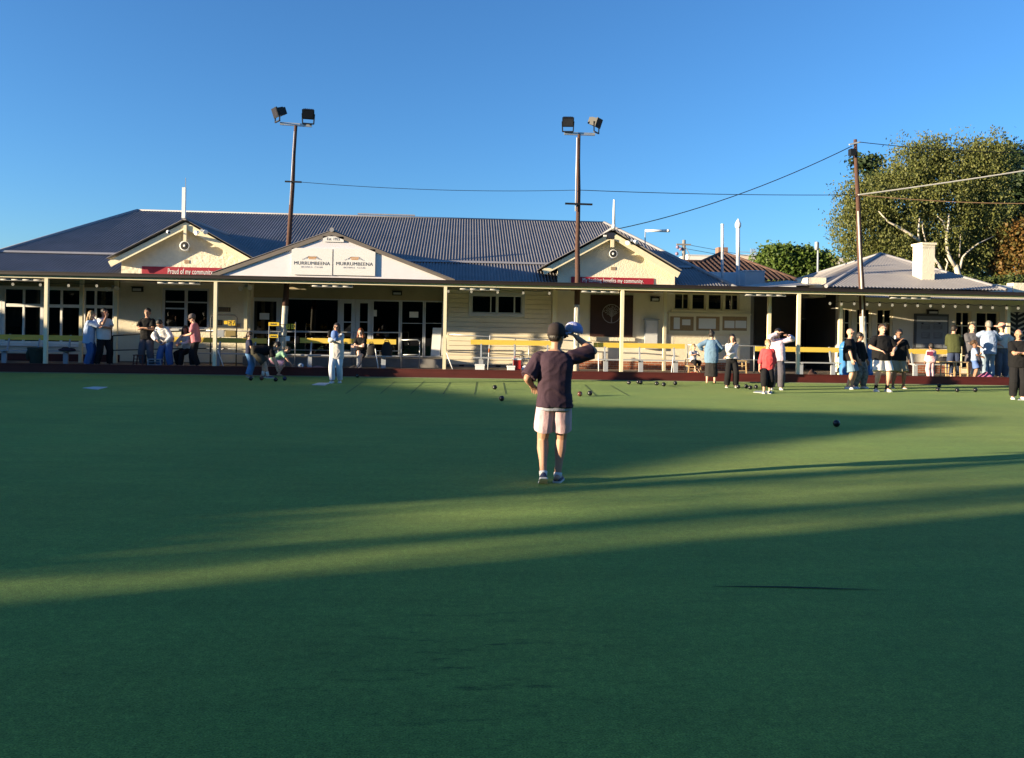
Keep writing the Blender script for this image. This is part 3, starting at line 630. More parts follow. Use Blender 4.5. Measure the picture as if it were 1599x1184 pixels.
# street power pole, aerial, thin mast
a, b_ = P(1067.5, 410, 62), P(1067.5, 375, 62); up = thing('power_pole', 'distant grey street power pole with hanging insulators', 'pole', (a.x, 62, 0))
MB().tube([(a.x, 62, 0), (a.x, 62, b_.z)], [.2, .14], 8).build('shaft', mat('grey_pole_timber', (.24, .22, .2), .9, .2, 4), up)
mb = MB(); z = P(1060, 382, 62).z; mb.box(a.x - .65, a.x + .55, 61.85, 61.95, z - .06, z + .06); mb.tube([(a.x + .1, 61.9, z - .2), (a.x + .5, 61.9, z - .9), (a.x + .25, 61.9, z - 1.6)], .03, 5); mb.build('crossarm', mat('grey_pole_timber', (.24, .22, .2)), up)
for dx, dz in ((-.55, -.2), (-.3, -.35), (-.6, -.75)): MB().lathe((a.x + dx, 61.9, z + dz), [(.05, -.16), (.14, -.1), (.14, .05), (.05, .12)], 8).build('insulator', mat('mauve_insulator', (.22, .16, .24), .4), up)
for dz in (.05, -.3): tag(MB().tube([(a.x, 62, z + dz), (a.x + 14, 70, z + dz - .9), (a.x + 34, 80, z + dz - 1.2)], .02, 4).build('power_line', STEEL), 'thin grey power line running from the distant power pole, %s of the pair' % ('upper' if dz > 0 else 'lower'), 'cable', 'street power lines')
a = P(1176, 403, 70); z1 = P(1176, 389, 70).z; an = thing('tv_aerial', 'grid shaped television aerial above the pinkish block', 'aerial', (a.x, 70, a.z)); mb = MB(); x0, x1 = P(1172, 395, 70).x, P(1180.5, 395, 70).x
for i in range(5): mb.box(x0 + (x1 - x0) * i / 4 - .02, x0 + (x1 - x0) * i / 4 + .02, 69.98, 70.02, a.z - .2, z1)
for i in range(6): mb.box(x0, x1, 69.975, 70.025, a.z + (z1 - a.z) * i / 5 - .015, a.z + (z1 - a.z) * i / 5 + .015)
mb.build('grid', STEEL, an); zz = P(1170, 394, 70).z; MB().tube([(P(1155, 394, 70).x, 70, zz), (P(1192, 394, 70).x, 70, zz)], .03, 5).build('boom', STEEL, an); MB().tube([(a.x, 70.05, a.z - 5), (a.x, 70.05, z1)], .04, 5).build('mast', STEEL, an)
a, b_ = P(1277.5, 430, 50), P(1277.5, 379, 50); ms = thing('thin_mast', 'thin grey mast standing before the round green tree', 'mast', (a.x, 50, 0)); MB().tube([(a.x, 50, 0), b_], [.08, .06], 6).build('pole', STEEL, ms); MB().tube([b_ + Vector((-.1, 0, -.5)), b_ + Vector((-.1, 0, .05))], .12, 6).build('antenna', STEEL, ms)

# ------------------------------------------------------------------ trees
def leaf_mesh(name, centers, normals_bias, size, m, parent, aspect=.55, droop=.0, seed=1):
    r = np.random.default_rng(seed); n = len(centers); c = np.asarray(centers, dtype=np.float64)
    d = r.normal(size=(n, 3)); d[:, 2] -= droop * 1.5; d /= np.linalg.norm(d, axis=1)[:, None]
    q = r.normal(size=(n, 3)) + normals_bias; q -= d * (q * d).sum(1)[:, None]; q /= np.linalg.norm(q, axis=1)[:, None] + 1e-9
    s = np.cross(d, q); L = size * r.uniform(.6, 1.35, n)[:, None]; W = L * aspect
    v = np.stack([c - d * L * .5, c + s * W * .5, c + d * L * .5, c - s * W * .5], axis=1).reshape(-1, 3)
    off = root_loc(parent); v -= np.array(off)
    me = bpy.data.meshes.new(name); me.vertices.add(4 * n); me.vertices.foreach_set('co', v.ravel()); me.loops.add(4 * n); me.loops.foreach_set('vertex_index', np.arange(4 * n, dtype=np.int32))
    me.polygons.add(n); me.polygons.foreach_set('loop_start', np.arange(0, 4 * n, 4, dtype=np.int32)); me.polygons.foreach_set('loop_total', np.full(n, 4, dtype=np.int32))
    me.update(calc_edges=True); me.materials.append(m); o = bpy.data.objects.new(name, me); COL.objects.link(o); o.parent = parent; return o
def crown_points(ell, nclump, nleaf, spread, seed, shell=.55, strands=0, slen=1.0, density=None):
    "ell: (centre, radii). Leaves gathered into clumps near the surface; optional hanging strands"
    r = np.random.default_rng(seed); vol = np.array([e[1][0] * e[1][2] for e in ell]); pr = vol / vol.sum(); out = []
    for _ in range(nclump):
        e = ell[r.choice(len(ell), p=pr)]; d = r.normal(size=3); d /= np.linalg.norm(d); rad = r.uniform(shell, 1.0) ** .7
        c = np.array(e[0]) + d * np.array(e[1]) * rad * r.uniform(.9, 1.08); k = int(nleaf * r.uniform(.5, 1.4)); sp = spread * r.uniform(.6, 1.3)
        out.append(c + r.normal(size=(k, 3)) * np.array([sp, sp, sp * .6]))
        if strands and r.random() < strands:
            t = r.uniform(0, 1, (k, 1)); out.append(c + np.array([0, 0, -1]) * t * slen * r.uniform(.5, 1.3) + r.normal(size=(k, 3)) * [.10, .10, .05])
    return np.concatenate(out)
def pe(px, py, rx, ry, Y, dep=None):
    c = P(px, py, Y); s = Y / F_PX; return ((c.x, c.y, c.z), (rx * s, dep or (rx + ry) / 2 * s, ry * s))
BARK = mat('white_bark', (.50, .45, .37), .8, .3, 5, .3, 20, stretch=(2, 2, .6)); BARKD = mat('brown_bark', (.12, .09, .07), .9, .3, 5)
YTR = 47.0
LIMBS = [((1497, 432), (1492, 414), (1484, 405), (1479, 392), (1478, 372), (1481, 350), (1482, 334)), ((1499, 420), (1510, 394), (1528, 380), (1552, 369)), ((1478, 362), (1464, 338)), ((1474, 430), (1460, 405), (1450, 392)), ((1436, 377), (1402, 354), (1372, 330)), ((1435, 378), (1436, 340)), ((1446, 378), (1440, 345))]
def clear_limbs(pts):
    "leaves do not hang in front of the big limbs on the sunny side"
    keep = np.ones(len(pts), bool)
    for L in LIMBS:
        for a, b_ in zip(L[:-1], L[1:]):
            p, q = P(*a, YTR - 1.5), P(*b_, YTR - 1.5); p, q = np.array((p.x, p.z)), np.array((q.x, q.z)); d = q - p; t = np.clip(((pts[:, [0, 2]] - p) @ d) / (d @ d), 0, 1); dist = np.linalg.norm(pts[:, [0, 2]] - (p + t[:, None] * d), axis=1)
            keep &= ~((dist < .17) & (pts[:, 1] < YTR - 1.6) & (rng.random(len(pts)) < .7))
    return pts[keep]
# pale gum-like birch
bt = thing('birch_tree', 'big spreading tree with white limbs and fine drooping olive leaves', 'tree', (P(1497, 445, YTR).x, YTR, 0))
ell = [pe(1478, 300, 62, 56, YTR), pe(1510, 262, 62, 48, YTR), pe(1425, 262, 38, 36, YTR), pe(1400, 310, 66, 48, YTR), pe(1352, 320, 44, 42, YTR), pe(1335, 352, 28, 36, YTR), pe(1450, 360, 62, 45, YTR), pe(1530, 330, 40, 60, YTR), pe(1395, 380, 52, 40, YTR), pe(1540, 250, 40, 32, YTR), pe(1500, 400, 46, 34, YTR), pe(1452, 240, 34, 26, YTR)]
OLV = leaf_mat('olive_birch_leaf', (.074, .094, .024), (.17, .175, .048), .3)
pts = crown_points(ell, 1900, 30, .33, 5, .35, .5, 1.6)
pts = clear_limbs(pts)
leaf_mesh('crown', pts, np.array([-.3, -.4, .3]), .165, OLV, bt, .5, .9, 3)
edge = [pe(1352, 330, 56, 62, YTR), pe(1330, 355, 34, 42, YTR), pe(1520, 235, 66, 34, YTR), pe(1430, 238, 46, 30, YTR)]
pts = crown_points(edge, 260, 13, .3, 8, .85, .8, 1.9)
leaf_mesh('outer_twigs', pts, np.array([-.3, -.4, .3]), .17, OLV, bt, .42, 1.0, 4)
def limb(*pp, dy=0):
    return [P(a, b_, YTR - 1.5 + dy) for a, b_, _ in pp], [r for _, _, r in pp]
def limbs(name, specs, m, par):
    mb = MB()
    for s in specs: a, r = limb(*s); mb.tube(a, [q * .72 for q in r], 7)
    return mb.build(name, m, par)
tw = P(1497, 460, YTR - 1.5); mb = MB(); a = [Vector((tw.x, tw.y, 0)), tw, P(1497, 432, YTR - 1.5), P(1492, 414, YTR - 1.5)]; mb.tube(a, [.3, .21, .19, .13], 8); mb.build('trunk', BARK, bt)
limbs('limb', [((1493, 418, .17), (1484, 405, .15), (1479, 392, .13), (1478, 372, .12), (1481, 350, .09), (1482, 334, .05)), ((1499, 420, .12), (1503, 402, .08), (1510, 394, .07), (1528, 380, .05), (1552, 369, .03)), ((1478, 362, .06), (1472, 345, .05), (1464, 338, .03)), ((1480, 358, .05), (1492, 354, .03), (1502, 353, .02)), ((1498, 402, .05), (1499, 385, .04), (1500, 366, .025))], BARK, bt)
limbs('limb', [((1474, 430, .16), (1466, 414, .12), (1460, 405, .10), (1450, 392, .09)), ((1436, 377, .14), (1420, 365, .12), (1402, 354, .10), (1386, 346, .07), (1372, 330, .04)), ((1435, 378, .08), (1434, 362, .08), (1436, 340, .05)), ((1446, 378, .06), (1441, 360, .05), (1440, 345, .03)), ((1476, 425, .08), (1480, 410, .06), (1476, 404, .04))], BARK, bt)
# darker evergreen behind and to the right
dt = thing('evergreen_tree', 'dark dense evergreen tree behind the white limbed tree', 'tree', (P(1570, 420, 54).x, 54, 0))
DKG = leaf_mat('dark_evergreen_leaf', (.018, .036, .012), (.040, .062, .018), .15)
ell = [pe(1555, 300, 48, 70, 54), pe(1590, 330, 46, 60, 54), pe(1530, 370, 55, 50, 54), pe(1355, 256, 18, 16, 54), pe(1375, 290, 26, 30, 54), pe(1575, 250, 24, 30, 54), pe(1620, 320, 40, 60, 54), pe(1560, 380, 40, 40, 54)]
leaf_mesh('crown', crown_points(ell, 900, 34, .5, 11, .3), np.array([-.3, -.4, .4]), .32, DKG, dt, .6, .2, 5)
MB().tube([(dt.location.x, 54, 0), (dt.location.x, 54, 9)], [.5, .3], 8).build('trunk', BARKD, dt)
nt_ = thing('leafy_tree', 'mid green bushy tree filling the gap below the white limbs', 'tree', (P(1420, 430, 52).x, 52, 0))
MDG = leaf_mat('mid_green_leaf', (.040, .065, .016), (.095, .115, .030), .25)
ell = [pe(1370, 405, 40, 45, 52), pe(1420, 400, 50, 48, 52), pe(1475, 420, 50, 40, 52), pe(1345, 410, 22, 38, 52), pe(1530, 425, 40, 30, 52)]
leaf_mesh('crown', crown_points(ell, 520, 34, .45, 14, .4), np.array([-.3, -.4, .4]), .27, MDG, nt_, .6, .2, 6)
MB().tube([(nt_.location.x, 52, 0), (nt_.location.x, 52, 4)], [.4, .25], 8).build('trunk', BARKD, nt_)
ot = thing('autumn_tree', 'orange and brown leaved tree at the right edge above the clubroom', 'tree', (P(1590, 440, 46).x, 46, 0))
ORG = leaf_mat('autumn_leaf', (.085, .08, .02), (.21, .105, .028), .3)
ell = [pe(1590, 375, 32, 34, 46), pe(1585, 415, 32, 34, 46), pe(1612, 390, 30, 50, 46)]
leaf_mesh('crown', crown_points(ell, 330, 30, .3, 17, .45), np.array([-.3, -.5, .4]), .22, ORG, ot, .6, .3, 7)
MB().tube([(ot.location.x, 46, 0), (ot.location.x, 46, 4)], [.25, .15], 8).build('trunk', BARKD, ot)
rt = thing('round_tree', 'round bright green tree behind the low metal roof', 'tree', (P(1238, 430, 58).x, 58, 0))
RTG = leaf_mat('bright_green_leaf', (.045, .085, .014), (.115, .165, .030), .3)
ell = [pe(1222, 415, 37, 31, 58), pe(1262, 417, 34, 30, 58), pe(1203, 425, 22, 20, 58), pe(1240, 428, 50, 22, 58), pe(1283, 422, 15, 20, 58)]
leaf_mesh('crown', crown_points(ell, 620, 42, .33, 21, .82), np.array([-.3, -.4, .5]), .28, RTG, rt, .7, .0, 8)
mb = MB()
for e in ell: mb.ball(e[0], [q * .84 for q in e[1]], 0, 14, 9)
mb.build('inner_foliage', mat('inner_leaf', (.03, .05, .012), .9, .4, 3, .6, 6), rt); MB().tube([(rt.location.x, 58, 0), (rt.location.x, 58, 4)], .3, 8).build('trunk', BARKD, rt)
hd = thing('low_hedge', 'clipped green hedge behind the clubroom roof', 'hedge', (P(1530, 440, 41).x, 41, 0))
a, b_ = P(1496, 432, 41), P(1600, 436, 41); ell = [(((a.x + (b_.x - a.x) * t), 41, a.z - .5), (1.0, .6, .55)) for t in (0, .2, .4, .6, .8, 1)]
leaf_mesh('foliage', crown_points(ell, 220, 30, .2, 23, .6), np.array([-.3, -.4, .5]), .16, MDG, hd, .6, .0, 9)
# unseen trees and hedge left of the frame, shaped to cast shade on the green
XC = -30.0
HEDL = leaf_mat('hedge_leaf', (.03, .055, .015), (.06, .09, .025), .1); HEDC = mat('hedge_core', (.02, .03, .012), .95, .3, 4)
prof = [(34, 3.5), (20.3, 3.55), (16.6, 3.60), (14.4, 3.62), (11.5, 3.88), (7.9, 4.18), (6.25, 4.62), (4.6, 5.1), (3.75, 5.2), (2.9, 5.0), (1.8, 4.5), (-.2, 4.05), (-.5, 3.7), (-1.6, 3.72), (-2.0, 3.3), (-3.2, 3.3)]
prof = [(y - .78, z * 1.077) for y, z in prof]
hg = thing('shade_hedge', 'tall unseen hedge shaped to cast its shade across the green', 'hedge', (XC, 12, -.3))
mb = MB(); vs = []
for y, z in prof: vs += [(XC - .5, y, -.3), (XC - .3, y, z - .08), (XC + .3, y, z - .08), (XC + .5, y, -.3)]
fs = []
for i in range(len(prof) - 1):
    for j in range(3): a = 4 * i + j; fs.append((a, a + 1, a + 5, a + 4))
mb.add(vs, fs).build('core', HEDC, hg)
r = np.random.default_rng(31); n = 5000; ys = r.uniform(-3.9, 33, n); pz = np.interp(ys, [p[0] for p in prof][::-1], [p[1] for p in prof][::-1])
pts = np.stack([XC + r.uniform(-.4, .4, n), ys, pz + r.uniform(-.25, .03, n)], 1); leaf_mesh('foliage', pts, np.array([0, 0, 1]), .16, HEDL, hg, .6, 0, 12)
def cypress(y, w, h, lab):
    y -= .78; t = thing('shade_cypress', lab, 'tree', (XC, y, -.3), 'unseen cypresses placed to shade the green'); mb = MB()
    prof_ = [(w * .5, 0), (w * .55, h * .3), (w * .55, h * .6), (w * .5, h * .8), (w * .3, h * .93), (.03, h)]
    mb.lathe((XC, y, -.3), prof_, 12); mb.build('crown', HEDC, t)
cypress(-.50, .34, 9, 'slender unseen cypress placed for its shade beside the hedge end'); cypress(-1.92, .17, 9.4, 'slender unseen cypress placed to part two bands of light')
r = np.random.default_rng(77)
sp = thing('light_gap_foliage', 'unseen loose leaves added to dim the light between the cypresses', 'shrub', (XC + .6, -2.7, -.3)); n = 3400  # leaves added in the gaps to soften the bands of sunlight
yy = np.concatenate([r.normal(-.62, .30, n // 4), r.normal(-1.92, .33, n // 2), r.normal(-2.95, .22, n // 4), r.uniform(-3.0, -.6, 900)]); yy -= .78; zz = r.uniform(3.2, 8.5, len(yy)); leaf_mesh('foliage', np.stack([XC + .6 + r.uniform(-.3, .3, len(yy)), yy, zz], 1), np.array([-1, 0, 0]), .13, HEDL, sp, .55, 0, 13); MB().tube([(XC + .6, -2.7, -.3), (XC + .6, -2.7, 8)], [.08, .02], 6).build('stem', BARKD, sp)
for i, y in enumerate((-4.35, -7.0, -9.6, -12.2, -14.8, -17.4, -20.0, -23, -26)): cypress(y, 3.1, 11.5 + (i % 3), 'broad unseen cypress, number %s of the row placed to shade the green' % ('first', 'second', 'third', 'fourth', 'fifth', 'sixth', 'seventh', 'eighth', 'ninth')[i])

# unseen dark trees added to dim skylight on near turf and darken window reflections
for i, (x, w, h) in enumerate(((-24, 5, 9), (-15, 5.2, 8), (-6, 5, 10), (3, 5.4, 8.5), (12, 5, 9.5), (21, 5.2, 8.2), (30, 5, 9), (39, 5.3, 8.4), (48, 5, 9.2), (-33, 5.2, 8.6))):
    t = thing('sky_blocker_tree', 'unseen dark tree added to block skylight behind the green, number %s of its row' % ('one', 'two', 'three', 'four', 'five', 'six', 'seven', 'eight', 'nine', 'ten')[i], 'tree', (x, -15, -.3), 'unseen trees added behind the green')
    mb = MB(); mb.lathe((x, -15, .6), [(w * .6, 0), (w * .95, h * .2), (w, h * .5), (w * .8, h * .8), (w * .3, h)], 12); mb.build('crown', HEDC, t); MB().tube([(x, -15, -.3), (x, -15, 1)], .3, 8).build('trunk', BARKD, t)
# ------------------------------------------------------------------ signs
def sign_board(name, lab, px, Y, m=WHITE, group=None, thick=.03):
    x0, x1, z0, z1 = RC(*px, Y); t = thing(name, lab, 'sign', ((x0 + x1) / 2, Y, z0), group)
    MB().box(x0, x1, Y - thick, Y - .002, z0, z1).build('panel', m, t); return t, x0, x1, z0, z1
INK = mat('dark_ink', (.035, .035, .045), .6); INKG = mat('grey_ink', (.30, .30, .34), .6); GOLD = mat('ochre_print', (.48, .22, .05), .6); WHITEP = mat('white_print', (.8, .8, .8), .6)
SIGNW = mat('sign_white', (.74, .72, .70), .5, .03, 3)
for px, lab in (((455.5, 388, 519, 429.5), 'white clubhouse name sign on the pediment under the established sign, nearer the entrance door'), ((521, 389, 586, 430.5), 'white clubhouse name sign on the pediment, the one towards the weatherboard wall')):
    t, x0, x1, z0, z1 = sign_board('name_sign', lab, px, 24.96, SIGNW, 'name signs on the pediment')
    w, h, cx = x1 - x0, z1 - z0, (x0 + x1) / 2; y = 24.928
    text('MURRUMBEENA', cx, z0 + h * .43, y, .155, INK, t, width=w * .88); text('BOWLS  CLUB', cx, z0 + h * .29, y, .07, INKG, t, width=w * .52)
    mb = MB(); zc = z0 + h * .66
    mb.box(cx - w * .10, cx + w * .11, y - .002, y, zc - .018, zc + .018); mb.box(cx - w * .08, cx + w * .09, y - .003, y - .0005, zc - .06, zc - .032); mb.build('logo', GOLD, t)
    mb = MB()
    for s in (-1, 1):
        for k in range(4): a = cx + s * w * (.12 + .035 * k); mb.box(a - .008, a + .008, y - .002, y, zc - .05 - .012 * k, zc + .01 - .02 * k)
    mb.tube([(cx - w * .16, y, zc - .03), (cx - w * .08, y, zc + .035), (cx + w * .1, y, zc + .035), (cx + w * .17, y, zc - .03)], .006, 5); mb.build('logo', INKG, t)
t, x0, x1, z0, z1 = sign_board('established_sign', 'small white established year sign at the top of the pediment', (504.5, 369.5, 537, 378), 24.96, SIGNW)
text('Est. 1922', (x0 + x1) / 2, (z0 + z1) / 2, 24.928, .125, INK, t, width=(x1 - x0) * .62)
t, x0, x1, z0, z1 = sign_board('red_banner', 'red banner reading Proud of my community under the gable horn speaker', (222, 417.5, 366, 440), YW - .005, REDB); text('Proud of my community.', X(297), Z(297, 424.8), YW - .04, .27, WHITEP, t, width=X(327) - X(256))
t, x0, x1, z0, z1 = sign_board('red_banner', 'red banner reading My banking benefits my community on the gable beside the street lamp', (891.5, 433.5, 1020.5, 456), YW - .005, REDB); text('My banking benefits my community.', X(956), Z(956, 438.6), YW - .04, .22, WHITEP, t, width=X(1004) - X(909))
# ------------------------------------------------------------------ lights and speakers on the building
def strip(a, b_, y, lab):
    p, q = P(a, y, 25.14), P(b_, y, 25.14); z = 2.93; t = thing('strip_light', lab, 'strip light', ((p.x + q.x) / 2, 25.14, z), 'strip lights under the verandah beam')
    MB().box(p.x, q.x, 25.12, 25.22, z - .055, z + .05).build('housing', mat('batten_grey_white', (.36, .355, .35), .5, .1, 6), t); n = 4; L = (q.x - p.x)
    for i in range(n): MB().tube([(p.x + L * (i + .04) / n, 25.115, z - .02), (p.x + L * (i + .96) / n, 25.115, z - .02)], .022, 8).build('tube', mat('frosted_tube', (.34, .335, .33), .5), t)
for a, b_, y, lab in ((1, 70, 437, 'white strip light under the beam before the large windows'), (246, 312, 441, 'white strip light under the beam between the red banner and the bay window'), (487, 551, 444, 'white strip light under the beam below the two name signs'), (718, 780, 448, 'white strip light under the beam above the slider window'), (908, 967, 452, 'white strip light under the beam above the tree emblem board'), (1164, 1227, 457, 'white strip light under the beam before the dark passage'), (1390, 1453, 463, 'white strip light under the beam below the chimney')): strip(a, b_, y, lab)
def bulkhead(a, b_, c, d, Y, lab):
    x0, x1, z0, z1 = RC(a, b_, c, d, Y); t = thing('wall_light', lab, 'wall light', ((x0 + x1) / 2, Y, z0), 'black wall lights'); MB().box(x0, x1, Y - .10, Y - .004, z0, z1).build('housing', BLACK, t)
    MB().box(x0 + .04, x1 - .04, Y - .112, Y - .102, z0 + .03, z1 - .05).build('lens', GREYW, t); MB().box(x0 - .02, x1 + .02, Y - .14, Y - .01, z1 + .002, z1 + .02).build('hood', BLACK, t)
bulkhead(207.5, 448.5, 224, 456, YW - .005, 'black wall light on the cream bay left of the dark bay window'); bulkhead(613, 455, 628, 461.5, YG, 'black wall light on the header above the glass entrance'); bulkhead(1015.5, 464, 1029, 471, YW - .005, 'black wall light beside the tree emblem board'); bulkhead(1447, 484.5, 1463, 491, YR, 'black wall light above the grey honour board')
HORN = mat('horn_mouth', (.02, .02, .02), .6)
def horn(px, py, r, lab):
    c = P(px, py, YW - .3); t = thing('horn_speaker', lab, 'speaker', (c.x, YW, c.z), 'horn speakers on the gables'); ax = (Vector((1, 0, 0)), Vector((0, 0, 1)), Vector((0, -1, 0)))
    MB().lathe((c.x, YW - .05, c.z), [(.06, -.04), (.07, .05), (r * .7, .18), (r, .26), (r * 1.05, .27), (r * .98, .272)], 18, ax=ax).build('horn', WHITE, t)
    MB().lathe((c.x, YW - .05, c.z), [(r * .88, .2725), (r * .80, .274)], 18, ax=ax).build('mouth', HORN, t); MB().ball((c.x, YW - .325, c.z), (.045, .02, .045)).build('driver', WHITE, t)
    MB().box(c.x - .05, c.x + .05, YW - .09, YW - .006, c.z - .16, c.z - .05).build('bracket', WHITE, t)
horn(288.5, 384, .165, 'white horn speaker with a dark mouth under the gable beside the pediment'); horn(957.5, 396.5, .15, 'white horn speaker with a dark mouth under the gable with the black box')
def spot(px, py, lab, Y=27.5):
    c = P(px, py, Y); t = thing('spotlight', lab, 'spotlight', (c.x, Y, c.z), 'white spotlights on the clubhouse'); MB().box(c.x - .04, c.x + .04, Y - .02, Y + .1, c.z + .02, c.z + .1).build('bracket', STEEL, t)
    for s in (-1, 1):
        a = Vector((s * .5, -.8, -.35)).normalized(); u = a.cross(_Z).normalized(); MB().lathe((c.x + s * .12, Y - .04, c.z + .02 * s), [(.03, -.06), (.06, 0), (.085, .10), (.08, .102)], 10, ax=(u, a.cross(u), a)).build('lamp_head', WHITE, t)
spot(315, 362.5, 'twin white spotlight under the gable rake beside the pediment roof'); spot(986, 378, 'twin white spotlight under the gable rake near the street lamp'); spot(384, 449, 'twin white spotlight on the post between the bay and the glass entrance', 27.4); spot(176.5, 450, 'twin white spotlight at the corner of the large windows', 27.4)
c = P(262, 362, 27.5); t = thing('security_camera', 'small white security camera under the gable rake near the flag finial', 'camera', (c.x, 27.5, c.z)); MB().tube([c + Vector((-.03, .1, .06)), c], .02, 6).build('arm', WHITE, t); MB().tube([c, c + Vector((.12, -.2, -.05))], .055, 8).build('camera_body', WHITE, t); MB().tube([c + Vector((.121, -.202, -.05)), c + Vector((.124, -.207, -.052))], .04, 8).build('lens', BLACK, t)
x0, x1, z0, z1 = RC(947.5, 363.5, 959, 373.5, 27.4); t = thing('floodlight', 'black box floodlight at the peak of the gable behind the pole', 'floodlight', ((x0 + x1) / 2, 27.4, z0)); MB().box(x0, x1, 27.3, 27.5, z0, z1).build('housing', BLACK, t); MB().box(x0 + .02, x1 - .02, 27.29, 27.298, z0 + .02, z1 - .02).build('lens', mat('dark_lens', (.03, .03, .04), .1), t); MB().box(x0 - .12, x0 - .01, 27.36, 27.42, z0 + .08, z0 + .14).build('arm', WHITE, t)
a, b_, c = P(1007.5, 384, 29), P(1007.5, 360.5, 29), P(1043, 360.5, 29); t = thing('street_lamp', 'white lamp arm on a thin post above the gable roof', 'lamp', (a.x, 29, a.z - .4)); MB().tube([a - Vector((0, 0, .4)), b_], .022, 6).build('post', STEEL, t); MB().tube([b_, b_.lerp(c, .5) + Vector((0, 0, .0)), c], [.05, .045, .06], 8).build('lamp_arm', WHITE, t); MB().ball(c, (.09, .07, .06)).build('lamp_head', WHITE, t)
# festoon bulbs
def festoon(pts, Y, lab, m, cable=True):
    ps = [P(a, b_, Y) for a, b_ in pts]; t = thing('festoon_lights', lab, 'string lights', ps[len(ps) // 2], 'festoon lights under the verandah'); mb = MB()
    pp = []
    for i, p in enumerate(ps):
        pp.append(p + Vector((0, 0, .10)))
        if i < len(ps) - 1: pp.append((p + ps[i + 1]) / 2 + Vector((0, 0, .05)))
    mb.tube(pp, .008, 4).build('cable', BLACK, t)
    for p in ps: b = MB().ball(p, (.045, .045, .055), 0, 8, 6).build('bulb', m, t); MB().tube([p + Vector((0, 0, .045)), p + Vector((0, 0, .11))], .022, 6).build('socket', BLACK, b)
BULB = mat('bulb_glass', (.80, .76, .66), .15)
BULB.node_tree.nodes['Principled BSDF'].inputs['Emission Color'].default_value = (1, .86, .62, 1); BULB.node_tree.nodes['Principled BSDF'].inputs['Emission Strength'].default_value = .12
festoon([(1296, 474), (1314, 475), (1334, 474.5), (1354, 475.5), (1373.5, 476), (1393.5, 476.5), (1413.5, 477), (1433, 477.5), (1453, 478), (1473, 478.5), (1491.6, 478.7), (1511.5, 479), (1531.6, 480), (1550, 480.5), (1572, 481), (1590, 481.5)], 26.56, 'row of round bulbs hanging under the clubroom awning', BULB)
festoon([(-20, 443), (20, 444), (63, 445), (107, 446), (151, 446.5)], 26.8, 'sparse row of bulbs under the verandah before the large windows', BULB); festoon([(700, 455), (736, 455.5), (777, 456.5), (817, 457.5), (858, 458)], 27.6, 'sparse row of bulbs above the slider window', BULB)
# ------------------------------------------------------------------ floodlight poles
POLEW = mat('pole_white_paint', (.56, .54, .46), .7, .3, 5, .2, 20, dirt=.6)
def flood(parent, c, yaw, tilt, drop):
    "a box floodlight on a U bracket; yaw about z, tilted down"
    f = Vector((math.sin(yaw) * math.cos(tilt), -math.cos(yaw) * math.cos(tilt), -math.sin(tilt))); s = Vector((math.cos(yaw), math.sin(yaw), 0)); u = s.cross(f); u = u if u.z > 0 else -u
    h = MB(); h.obox(c - f * .05, s * .17, u * .13, f * .11); h.obox(c - f * .18, s * .13, u * .10, f * .05)
    for k in range(4): h.obox(c - f * .20 + s * (-.10 + .066 * k), s * .010, u * .115, f * .07)
    h = h.build('floodlight', BLACK, parent); MB().obox(c + f * .08, s * .20, u * .16, f * .022).build('bezel', BLACK, h); MB().obox(c + f * .106, s * .165, u * .125, f * .002).build('lens', mat('dark_lens', (.03, .03, .04), .1), h)
    b = MB(); base = Vector((c.x, c.y, drop))
    for k in (-1, 1): b.bar(c + s * .20 * k, base + s * .18 * k + Vector((0, 0, .0)), .035, .05)
    b.bar(base - s * .19, base + s * .19, .05, .035); b.build('bracket', BLACK, h)
def pole(lab, bot, mid, top, r0, arms, group='floodlight poles'):
    Y = 26.2; a, m_, b_ = P(*bot, Y), P(*mid, Y), P(*top, Y); a = a + (a - m_) * ((a.z - ZF) / max(.2, (m_.z - a.z))); t = thing('floodlight_pole' if arms else 'cable_pole', lab, 'pole', (a.x, Y, ZF), group)
    MB().tube([(a.x, Y, ZF), m_], [r0 * 1.06, r0], 10).build('painted_base', POLEW, t)
    n = 6; MB().tube([m_.lerp(b_, i / n) + Vector((.012 * math.sin(i * 2.1) * (0 < i < n), 0, 0)) for i in range(n + 1)], [r0 * .99 - (r0 * .45) * i / n for i in range(n + 1)], 10).build('shaft', TIMBER, t)
    return t, m_, b_
t, m_, b_ = pole('dark timber floodlight pole rising behind the pediment', (441, 560), (445.5, 478), (462, 196), .098, True)
mb = MB(); l, r_ = P(437.5, 193, 26.2), P(487, 196.5, 26.2); mb.bar(l, r_, .07, .09); mb.build('crossarm', GALV, t); MB().tube([P(459.5, 205, 26.12), P(456, 260, 26.1), P(452.6, 320, 26.09)], .014, 6).build('conduit', GREYW, t)
mb = MB(); mb.bar(P(445, 283.5, 26.1), P(471, 284.5, 26.1), .05, .05); mb.build('cable_arm', BLACK, t)
flood(t, P(433.5, 175.5, 26.1), -.95, .35, l.z + .04); flood(t, P(481.5, 178, 26.1), .15, .5, r_.z + .04)
t, m_, b_ = pole('dark timber floodlight pole before the gable with the tree emblem', (900, 555), (901, 476), (904.2, 209), .098, True)
mb = MB(); l, r_ = P(881, 208.5, 26.2), P(929, 210, 26.2); mb.bar(l, r_, .07, .09); mb.build('crossarm', GALV, t); MB().tube([P(901, 215, 26.12), P(900, 260, 26.1), P(898.6, 330, 26.09)], .022, 6).build('conduit', GREYW, t)
mb = MB(); mb.bar(P(882.5, 318, 26.06), P(925, 319.5, 26.06), .06, .06); mb.build('climbing_bar', BLACK, t)
flood(t, P(887, 190, 26.1), -.1, .5, l.z + .04); flood(t, P(931.5, 191.5, 26.1), .95, .35, r_.z + .04)
